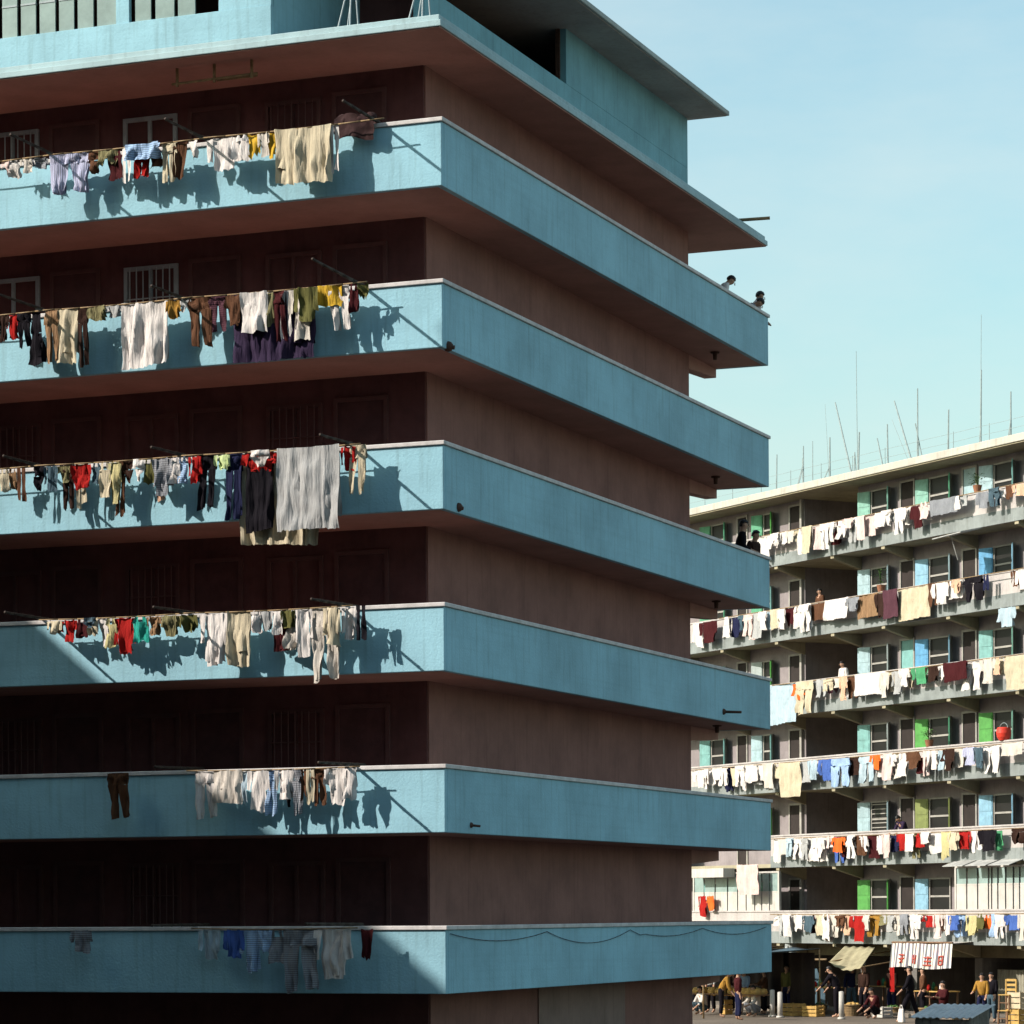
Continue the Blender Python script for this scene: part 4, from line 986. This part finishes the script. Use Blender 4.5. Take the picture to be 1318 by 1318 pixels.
street_person(1171, -3.2, 'person in black walking below the striped awning with a white bag', 'black', 'black', 'stride', turn=-.7, arms=((-.3, .4), (.3, .5)), h=1.72, group=GP)
street_person(1214, -1.6, 'seated person in maroon with arms folded behind the sheet metal stall', 'maroon', 'dark brown', 'sit', arms=((.5, 1.3), (.5, 1.3)), h=1.68, group=GP)
street_person(1264, -1.9, 'person in a yellow shirt beside the stall by the shop pier', 'ochre', 'navy', 'stand', turn=.6, arms=((.4, .9), (.2, .5)), h=1.5, group=GP)
street_person(1276, -1.4, 'person in black standing right of the yellow shirted one', 'black', 'slate', 'stand', turn=.4, h=1.52, group=GP)
street_person(1128, -2.2, 'person in maroon squatting beside a small white box', 'maroon', 'black', 'squat', lean=.3, arms=((.8, .5), (.8, .5)), h=1.66, group=GP)
street_person(1078, -2.6, 'person in black bending forward by the white post', 'black', 'black', 'stand', turn=-1.0, lean=.45, arms=((.8, .4), (1.0, .3)), h=1.7, group=GP)
street_person(1040, -1.6, 'person in navy standing at the shop counter by the pale column', 'navy', 'black', 'stand', turn=2.2, lean=.15, h=1.6, group=GP)
street_person(958, -3.6, 'person in a pale blue shirt standing under the near block, nearest the white posts', 'light blue', 'off-white', 'stand', turn=.5, h=1.5, arms=((.5, .8), (.4, .6)), group=GP)
street_person(974, -4.2, 'person in off-white squatting beside the pale blue shirted one', 'off-white', 'grey', 'squat', lean=.2, arms=((.8, .6), (.8, .6)), h=1.7, group=GP)
street_person(984, -2.8, 'person in brown carrying a white parcel below the near block corner', 'brown', 'black', 'stand', turn=-.3, arms=((.7, .8), (.7, .8)), h=1.45, group=GP)
street_person(915, -3.4, 'person in grey half hidden in the shade under the near block', 'pale grey', 'black', 'stand', turn=.4, h=1.68, group=GP)
street_person(906, -4.6, 'person in a white shirt crouching lowest at left under the near block', 'white', 'slate', 'squat', lean=.25, arms=((.7, .5), (.7, .5)), h=1.6, group=GP)
street_person(941, -2.6, 'person in dark brown standing in shade behind the pale blue shirted one', 'dark brown', 'black', 'stand', turn=.1, h=1.6, group=GP)
street_person(1148, -.2, 'person in dark brown in the shade left of the striped awning', 'dark brown', 'navy', 'stand', turn=.2, h=1.62, group=GP)

# ------------------------------------------------------------------ street things
def fplace(px, y, z=0): return FAR.M @ Vector((xat(FAR, px, max(z, .5), y), y, z))
# shopping bag by the walker
m_ = MB(); m_.hexa([(-.16, -.07, 0), (.16, -.07, 0), (.16, .07, 0), (-.16, .07, 0), (-.11, -.03, .42), (.11, -.03, .42), (.11, .03, .42), (-.11, .03, .42)])
e = empty('carrier_bag', fplace(1160, -3.5), FAR.a, 'white cloth bag standing at the feet of the walker in black', 'bag')
m_.build('bag_body', cloth_mat('white'), e, bevel=.04); m_ = MB(); m_.path([(-.07, 0, .41), (-.04, 0, .52), (.04, 0, .52), (.07, 0, .41)], .012, 6); m_.build('handle', cloth_mat('white'), e)
# hawker stall with sheet roof
e = empty('hawker_stall', FAR.M @ Vector((0, 0, 0)), 0, 'low hawker stall roofed in grey sheet metal in front of the shops', 'stall')
c0 = hit(FAR, 1226, 1303, 1, -19.5); e.location = FAR.M @ Vector((c0.x, -19.5, 0)); e.rotation_euler = (0, 0, R(-29)); hh = c0.z
m_ = MB(); sw, sd = .60, .60
def rfn(s, t): return ((s - .5) * 2 * (sw + .09), (t - .5) * 2 * (sd + .1), hh - .10 + .24 * t + .012 * math.sin(s * 60))
m_.grid(rfn, 80, 6); m_.build('sheet_roof', METALG, e, solid=.012)
m_ = MB()
for i in range(7): m_.box(-sw + i * (2 * sw / 7), -sw + (i + 1) * (2 * sw / 7) - .012, -sd, -sd + .03, .12, hh - .13)
for i in range(6): m_.box(sw - .03, sw, -sd + .04 + i * .19, -sd + .04 + i * .19 + .178, .12, hh - .10 + i * .035); m_.box(-sw, -sw + .03, -sd + .04 + i * .19, -sd + .04 + i * .19 + .178, .12, hh - .10 + i * .035)
m_.build('board_side', mat('grey_boards', (.22, .19, .16), .85, .4, 4, .5), e)
for sx in (-1, 1):
    for sy in (-1, 1):
        m_ = MB(); m_.box(sx * (sw - .08) - .03, sx * (sw - .08) + .03, sy * (sd - .1) - .03, sy * (sd - .1) + .03, 0, hh - .13 + (.18 if sy > 0 else 0)); m_.build('post', WOODB, e)
m_ = MB(); m_.box(-sw + .03, sw - .03, -sd + .03, sd - .03, .5, .54); m_.build('counter', WOODB, e)
# white posts
def wpost(px, y, h, label):
    m_ = MB(); m_.tube((0, 0, 0), (0, 0, h), .085, .08, 14); m_.ball((0, 0, h), .08, 12, 0, (1, 1, .4)); m_.tube((0, 0, 0), (0, 0, .06), .13, .12, 14)
    o = m_.build('white_post', wp, None, smooth=True, bevel=0); o.location = fplace(px, y); o.rotation_euler = (0, 0, FAR.a); tag(o, label, 'post', 'white posts in the street')
wpost(1083, -3.4, .85, 'white kerb post in front of the bending person in black'); wpost(1004, -4.2, .8, 'white post under the near block corner, right one of two'); wpost(994, -4.0, .85, 'white post under the near block corner, left one of two')
def crate(px, y, w_, d_, h_, label, m, z=0, rz=0):
    mb = MB(); n = 3
    for i in range(n):
        z0 = h_ * i / n + .015; z1 = h_ * (i + 1) / n - .015
        mb.box(-w_ / 2, w_ / 2, -d_ / 2, -d_ / 2 + .02, z0, z1); mb.box(-w_ / 2, w_ / 2, d_ / 2 - .02, d_ / 2, z0, z1); mb.box(-w_ / 2, -w_ / 2 + .02, -d_ / 2 + .021, d_ / 2 - .021, z0, z1); mb.box(w_ / 2 - .02, w_ / 2, -d_ / 2 + .021, d_ / 2 - .021, z0, z1)
    for sx in (-1, 1):
        for sy in (-1, 1): mb.box(sx * (w_ / 2 - .045) - .022, sx * (w_ / 2 - .045) + .022, sy * (d_ / 2 - .045) - .022, sy * (d_ / 2 - .045) + .022, 0, h_)
    mb.box(-w_ / 2 + .02, w_ / 2 - .02, -d_ / 2 + .02, d_ / 2 - .02, .01, .03)
    o = mb.build('wooden_crate', m, None); p = fplace(px, y, z); p.z = z; o.location = p; o.rotation_euler = (0, 0, FAR.a + rz); tag(o, label, 'crate', 'crates in the street')
crate(1021, -3.0, .75, .5, .42, 'yellow crate right of the white posts', WOODY); crate(1047, -2.8, .6, .45, .36, 'yellow crate beside the bending person in black', WOODY, 0, .3)
crate(1136, -1.6, .55, .4, .35, 'small white box beside the squatting person in maroon', wp); crate(1312, -2.4, .6, .5, .5, 'lower yellow crate at the right picture edge', WOODY); crate(1313, -2.4, .55, .5, .5, 'upper pale crate stacked at the right picture edge', mat('pale_wood', (.55, .45, .3), .75, .3, 5), .505, .1)
crate(935, -4.0, .3, .3, .5, 'narrow ochre crate in the shade under the near block', WOODY)
# stools stacked as chairs at the right
def chair(px, y, z, label, rz):
    e = empty('wooden_chair', (0, 0, 0), 0, label, 'chair', 'wooden chairs by the shops'); p = fplace(px, y, z); p.z = z; e.location = p; e.rotation_euler = (0, 0, FAR.a + rz)
    m_ = MB(); m_.box(-.2, .2, -.2, .2, .43, .46); m_.build('seat', WOODY, e, bevel=.008)
    for sx in (-1, 1):
        m_ = MB(); m_.hexa([(sx * .18 - .02, -.18 - .02, 0), (sx * .18 + .02, -.2, 0), (sx * .18 + .02, -.16, 0), (sx * .18 - .02, -.16, 0), (sx * .17 - .02, -.19, .43), (sx * .17 + .02, -.19, .43), (sx * .17 + .02, -.15, .43), (sx * .17 - .02, -.15, .43)]); m_.build('leg', WOODB, e)
        m_ = MB(); m_.box(sx * .18 - .02, sx * .18 + .02, .16, .2, 0, .429); m_.build('leg', WOODB, e)
    m_ = MB()
    for sx in (-1, 1): m_.box(sx * .18 - .02, sx * .18 + .02, .16, .198, .461, .9)
    for zz in (.56, .70, .84): m_.box(-.16, .16, .17, .19, zz, zz + .07)
    m_.build('backrest', WOODY, e)
    m_ = MB(); m_.box(-.16, .16, -.18, -.16, .2, .23); m_.box(-.16, .16, .16, .18, .2, .23); m_.build('stretcher', WOODB, e)
chair(1296, -2.6, 0, 'lower wooden chair of the pair stacked by the yellow crates', .2); chair(1297, -2.6, .465, 'upper wooden chair of the pair stacked by the yellow crates', .3)
# shop goods: hanging white pennant, corrugated panel, column of cloth
m_ = MB(); m_.grid(lambda s, t: (s * 1.7, .03 * math.sin(s * 70), t * 1.5), 90, 2)
o = m_.build('corrugated_panel', mat('pale_corrugated', (.38, .36, .28), .6, .3, 3, .4), None, solid=.01); o.location = FAR.M @ Vector((xat(FAR, 1284, .8, FD + .3), FD + .3, .02)); o.rotation_euler = (0, 0, FAR.a); tag(o, 'pale corrugated panel closing the shop bay behind the chairs', 'panel')
m_ = MB(); m_.grid(lambda s, t: (s * .28 + .02 * math.sin(t * 5), .02 * math.sin(9 * t), -t * .55), 5, 8)
o = m_.build('paper_sign', cloth_mat('cream'), None, smooth=True); p = hit(FAR, 1101, 1246, 1, -.8); place(o, FAR, tuple(p)); tag(o, 'blank cream paper sign hanging below the olive canvas awning', 'sign')
m_ = MB(); m_.tube((0, 0, 0), (0, 0, FZ0 - .05), .2, .2, 16); m_.tube((0, 0, 0), (0, 0, .3), .24, .24, 16)
o = m_.build('round_column', mat('pale_column_paint', (.46, .50, .50), .8, .25, 2, .4), fb); o.location = (xat(FAR, 1018, 1, .25), .25, .141)
m_ = MB(); m_.grid(lambda s, t: (s * .4 + .05 * math.sin(4 * t), .05 * math.sin(s * 8), -t * 1.3), 6, 10)
o = m_.build('ochre_drape', cloth_mat('ochre'), None, smooth=True); p = hit(FAR, 1024, 1250, 1, -.1); place(o, FAR, tuple(p)); tag(o, 'ochre cloth hanging beside the pale round shop column', 'drape')
m_ = MB()
def tarp(s, t): return (-.3 + s * .9 + t * .9, .1 * math.sin(s * 6), -t * 1.6 + .1 * s)
m_.grid(tarp, 10, 12); o = m_.build('tarpaulin', cloth_mat('slate'), None, smooth=True); p = hit(FAR, 1040, 1250, 1, .6); place(o, FAR, tuple(p)); tag(o, 'slate blue tarpaulin slung slantwise across the shop left of the canvas awning', 'tarpaulin')

zq = zr5 + .55
hang(FAR, xat(FAR, 904, zq, -.2), zq, -.2, .55, .75, 'shirt', 'red', 'red shirt hung before the white enclosed balcony beside near block edge', 'laundry on the far block', False)
hang(FAR, xat(FAR, 915, zq, -.2), zq, -.2, .55, .55, 'shirt', 'orange', 'orange shirt hung before the white enclosed balcony, right of the red one', 'laundry on the far block', False)
def basket(px, y, r, h, label, m):
    e = empty('basket', fplace(px, y), FAR.a, label, 'basket', 'baskets outside the shops'); e.location.z = 0
    m_ = MB(); n = 18; rows = 7
    for j in range(rows):
        z0, z1 = h * j / rows, h * (j + .8) / rows; ra = r * (.75 + .3 * j / rows)
        m_.tube((0, 0, z0), (0, 0, z1), ra, ra * 1.02, n)
    m_.build('weave', m, e, smooth=False)
    m_ = MB(); m_.path([(r * 1.06 * math.cos(2 * math.pi * i / 18), r * 1.06 * math.sin(2 * math.pi * i / 18), h) for i in range(19)], .025, 6); m_.build('rim', BAMBOO, e)
    m_ = MB()
    for i in range(14): m_.ball((rng.uniform(-.6, .6) * r, rng.uniform(-.6, .6) * r, h * .95 + rng.uniform(0, .05)), rng.uniform(.04, .08), 8)
    m_.build('produce', LEAF if px % 2 else WOODY, e, smooth=True)
basket(1096, -1.5, .28, .36, 'round basket right of the bending person in black, by the shop pier', BAMBOO)
basket(1151, -.9, .25, .30, 'round basket just left of the white bag under the awning', BAMBOO)
basket(1195, -1.3, .30, .34, 'round basket of greens between the walker and the seated person', BAMBOO)
basket(1233, -1.0, .26, .4, 'tall round basket right of the seated person in maroon', BAMBOO)
basket(1055, -1.2, .26, .3, 'round basket behind the yellow crates left of the white kerb post', BAMBOO)
def table(px, y, w_, d_, h_, label):
    e = empty('shop_table', fplace(px, y), FAR.a, label, 'table', 'tables outside the shops'); e.location.z = .141
    m_ = MB(); m_.box(-w_ / 2, w_ / 2, -d_ / 2, d_ / 2, h_ - .035, h_); m_.build('tabletop', WOODY, e, bevel=.006)
    for sx in (-1, 1):
        for sy in (-1, 1):
            m_ = MB(); m_.box(sx * (w_ / 2 - .06) - .025, sx * (w_ / 2 - .06) + .025, sy * (d_ / 2 - .06) - .025, sy * (d_ / 2 - .06) + .025, 0, h_ - .036); m_.build('leg', WOODB, e)
table(1058, -.4, 1.5, .7, .72, 'long wooden table under the olive canvas awning'); table(1205, -.4, 1.6, .7, .72, 'long wooden table under the striped awning behind the seated person')
table(1140, .2, 1.1, .6, .8, 'small wooden table in the shade between the two awnings')
def shade_canopy_stall(px, y, w_, d_, h_, label, col, tilt):  # stalls added to darken the sunlit street behind the near block
    e = empty('shade_stall', fplace(px, y), FAR.a, label, 'stall', 'canvas stalls added to shade the street'); e.location.z = 0
    def cfn(s, t):
        return ((s - .5) * w_, (t - .5) * d_, h_ + tilt * (t - .5) - .14 * math.sin(math.pi * s) * math.sin(math.pi * t) + .03 * math.sin(9 * s + 4 * t))
    m_ = MB(); m_.grid(cfn, 16, 12); m_.build('canvas_roof', mat(col + '_canvas', lin(CLOTHC[col]), .9, .35, 2, .3), e, smooth=True, solid=.012)
    for sx in (-1, 1):
        for t in (0, 1):
            m_ = MB(); m_.tube((sx * w_ * .49, (t - .5) * d_, 0), (sx * w_ * .49, (t - .5) * d_, h_ + tilt * (t - .5)), .03, .025, 8); m_.build('pole', BAMBOO, e, smooth=True)
    m_ = MB(); m_.grid(lambda s, t: ((s - .5) * w_ * .98, d_ * .46 + .05 * math.sin(s * 22), .25 + (h_ - .3) * t), 30, 6); m_.build('shade_curtain', mat('shade_black_canvas', (.03, .02, .018), .95, .4, 2), e, smooth=True)  # near-black sheet, shade under the canopy put into its colour
    m_ = MB(); m_.box(-w_ * .45, w_ * .45, -.1, .5, .68, .72); m_.build('counter', WOODB, e)
    m_ = MB()
    for i in range(70): m_.ball((rng.uniform(-.36, .36) * w_, rng.uniform(0, .4), .78), rng.uniform(.10, .16), 8)
    m_.build('produce', WOODY, e, smooth=True)
shade_canopy_stall(908, -4.6, 3.0, 4.6, 2.15, 'brown canvas stall added for shade nearest the near block wall', 'brown', .2)
shade_canopy_stall(953, -4.4, 2.7, 4.4, 2.1, 'slate canvas stall added for shade left of the pale round column', 'slate', .15)
street_person(897, -3.0, 'person in white standing at the brown canvas stall', 'white', 'black', 'stand', turn=.8, lean=.15, h=1.6, group=GP)
street_person(928, -5.6, 'person in ochre bending over the brown canvas stall counter', 'ochre', 'black', 'stand', turn=2.6, lean=.5, arms=((.6, .5), (.7, .4)), h=1.6, group=GP)
street_person(950, -6.4, 'person in maroon facing away at the slate canvas stall', 'maroon', 'navy', 'stand', turn=2.9, h=1.58, group=GP)
street_person(991, -1.8, 'person in khaki squatting behind the two white posts', 'khaki', 'black', 'squat', turn=.3, h=1.64, group=GP)
street_person(1030, -1.2, 'person in slate sitting beside the ochre drape', 'slate', 'black', 'sit', turn=.5, h=1.6, group=GP)
street_person(1112, -1.2, 'person in dark brown standing in the shade between the two awnings', 'dark brown', 'black', 'stand', turn=.2, h=1.66, group=GP)
street_person(1096, -.8, 'person in navy at the long table below the olive canvas awning', 'navy', 'slate', 'stand', turn=1.2, lean=.2, h=1.62, group=GP)
street_person(1188, -.8, 'person in brown behind the walker at the striped awning table', 'brown', 'black', 'stand', turn=-.4, h=1.6, group=GP)
street_person(1013, -2.4, 'person in olive standing before the pale round shop column', 'olive', 'navy', 'stand', turn=.3, h=1.64, group=GP)
def goods(px, y, z, label, m, n=7):
    m_ = MB()
    for i in range(n): 
        a = (i - n / 2) * .14; hh_ = rng.uniform(.12, .26); m_.tube((a, 0, 0), (a, 0, hh_), .055, .055, 10); m_.tube((a, 0, hh_), (a, 0, hh_ + .05), .045, .02, 10)
    return m_
for tpx, lab in ((1058, 'under the olive canvas awning'), (1205, 'under the striped awning'), (1140, 'between the awnings')):
    for i in range(5):
        m_ = MB(); hh_ = (.18, .26, .15, .22, .3)[i]; rr = .06
        prof = [(rr, 0), (rr, hh_ * .7), (rr * .6, hh_ * .85), (rr * .65, hh_)]
        for (ra, za), (rb, zb2) in zip(prof, prof[1:]): m_.tube((0, 0, za), (0, 0, zb2), ra, rb, 10)
        cn = ('red', 'green', 'ochre', 'white', 'brown')[i]
        o = m_.build('jar', cloth_mat(cn), None, smooth=True); c_ = fplace(tpx, -.4 if tpx != 1140 else .2)
        o.location = FAR.M @ (FAR.I @ c_ + Vector((-.4 + .2 * i, .05 * (i % 2), 0))); o.location.z = .141 + (.72 if tpx != 1140 else .8) + .001; tag(o, f'{cn} jar on the wooden table {lab}', 'jar', 'jars on the shop tables')

# ------------------------------------------------------------------ camera, light, sky
cam = bpy.data.cameras.new('camera'); co = bpy.data.objects.new('camera', cam); COL.objects.link(co)
cam.sensor_width = 36; cam.lens = 36 * FPX / 1318; cam.shift_y = (Y0 - 659) / 1318; cam.clip_end = 5000; cam.clip_start = .5
co.matrix_world = Matrix.Translation((0, 0, EYE)) @ Matrix.Rotation(math.pi / 2, 4, 'X') @ Matrix.Rotation(-ROLL, 4, 'Z')
S.camera = co
tr = Vector((math.cos(TH), -math.sin(TH), 0)) * 1.25 + Vector((math.sin(TH), math.cos(TH), 0)) * 1.0 + Vector((0, 0, -1.025))   # travel of sunlight
tr.normalize()
sun = bpy.data.lights.new('sun', 'SUN'); sun.energy = 3.5; sun.angle = R(.5); sun.color = (1, .92, .84)
so = bpy.data.objects.new('sun', sun); COL.objects.link(so); so.rotation_euler = tr.to_track_quat('-Z', 'Y').to_euler(); so.location = (-40, -20, 60)
wd = bpy.data.worlds.new('World'); S.world = wd; wd.use_nodes = True
nt = wd.node_tree; bg = nt.nodes['Background']
sky = nt.nodes.new('ShaderNodeTexSky'); sky.sky_type = 'NISHITA'; sky.sun_disc = False
sky.sun_elevation = math.asin(-tr.z); sky.sun_rotation = math.atan2(-tr.x, -tr.y)
sky.air_density = 1.3; sky.dust_density = 2.2; sky.ozone_density = 1.0
mx = nt.nodes.new('ShaderNodeMix'); mx.data_type = 'RGBA'; mx.blend_type = 'MULTIPLY'; mx.inputs['Factor'].default_value = 1; mx.inputs['B'].default_value = (.91, 1.07, .98, 1)
nt.links.new(sky.outputs['Color'], mx.inputs['A']); tcw = nt.nodes.new('ShaderNodeTexCoord'); mpw = nt.nodes.new('ShaderNodeMapping'); mpw.inputs['Scale'].default_value = (3, 3, 9)
cn = nt.nodes.new('ShaderNodeTexNoise'); cn.inputs['Scale'].default_value = 1.6; cn.inputs['Detail'].default_value = 6; cn.inputs['Roughness'].default_value = .6
crm = nt.nodes.new('ShaderNodeValToRGB'); crm.color_ramp.elements[0].position = .42; crm.color_ramp.elements[1].position = .75; crm.color_ramp.elements[0].color = (0, 0, 0, 1); crm.color_ramp.elements[1].color = (.42, .42, .42, 1)
nt.links.new(tcw.outputs['Generated'], mpw.inputs['Vector']); nt.links.new(mpw.outputs['Vector'], cn.inputs['Vector']); nt.links.new(cn.outputs['Fac'], crm.inputs['Fac'])
mc = nt.nodes.new('ShaderNodeMix'); mc.data_type = 'RGBA'; mc.inputs['B'].default_value = (3.9, 4.3, 4.2, 1)
nt.links.new(crm.outputs['Color'], mc.inputs['Factor']); nt.links.new(mx.outputs['Result'], mc.inputs['A'])
nt.links.new(mc.outputs['Result'], bg.inputs['Color']); bg.inputs['Strength'].default_value = .11
S.view_settings.view_transform = 'Standard'; S.view_settings.look = 'None'; S.view_settings.exposure = .92; S.view_settings.gamma = 1
S.cycles.max_bounces = 6
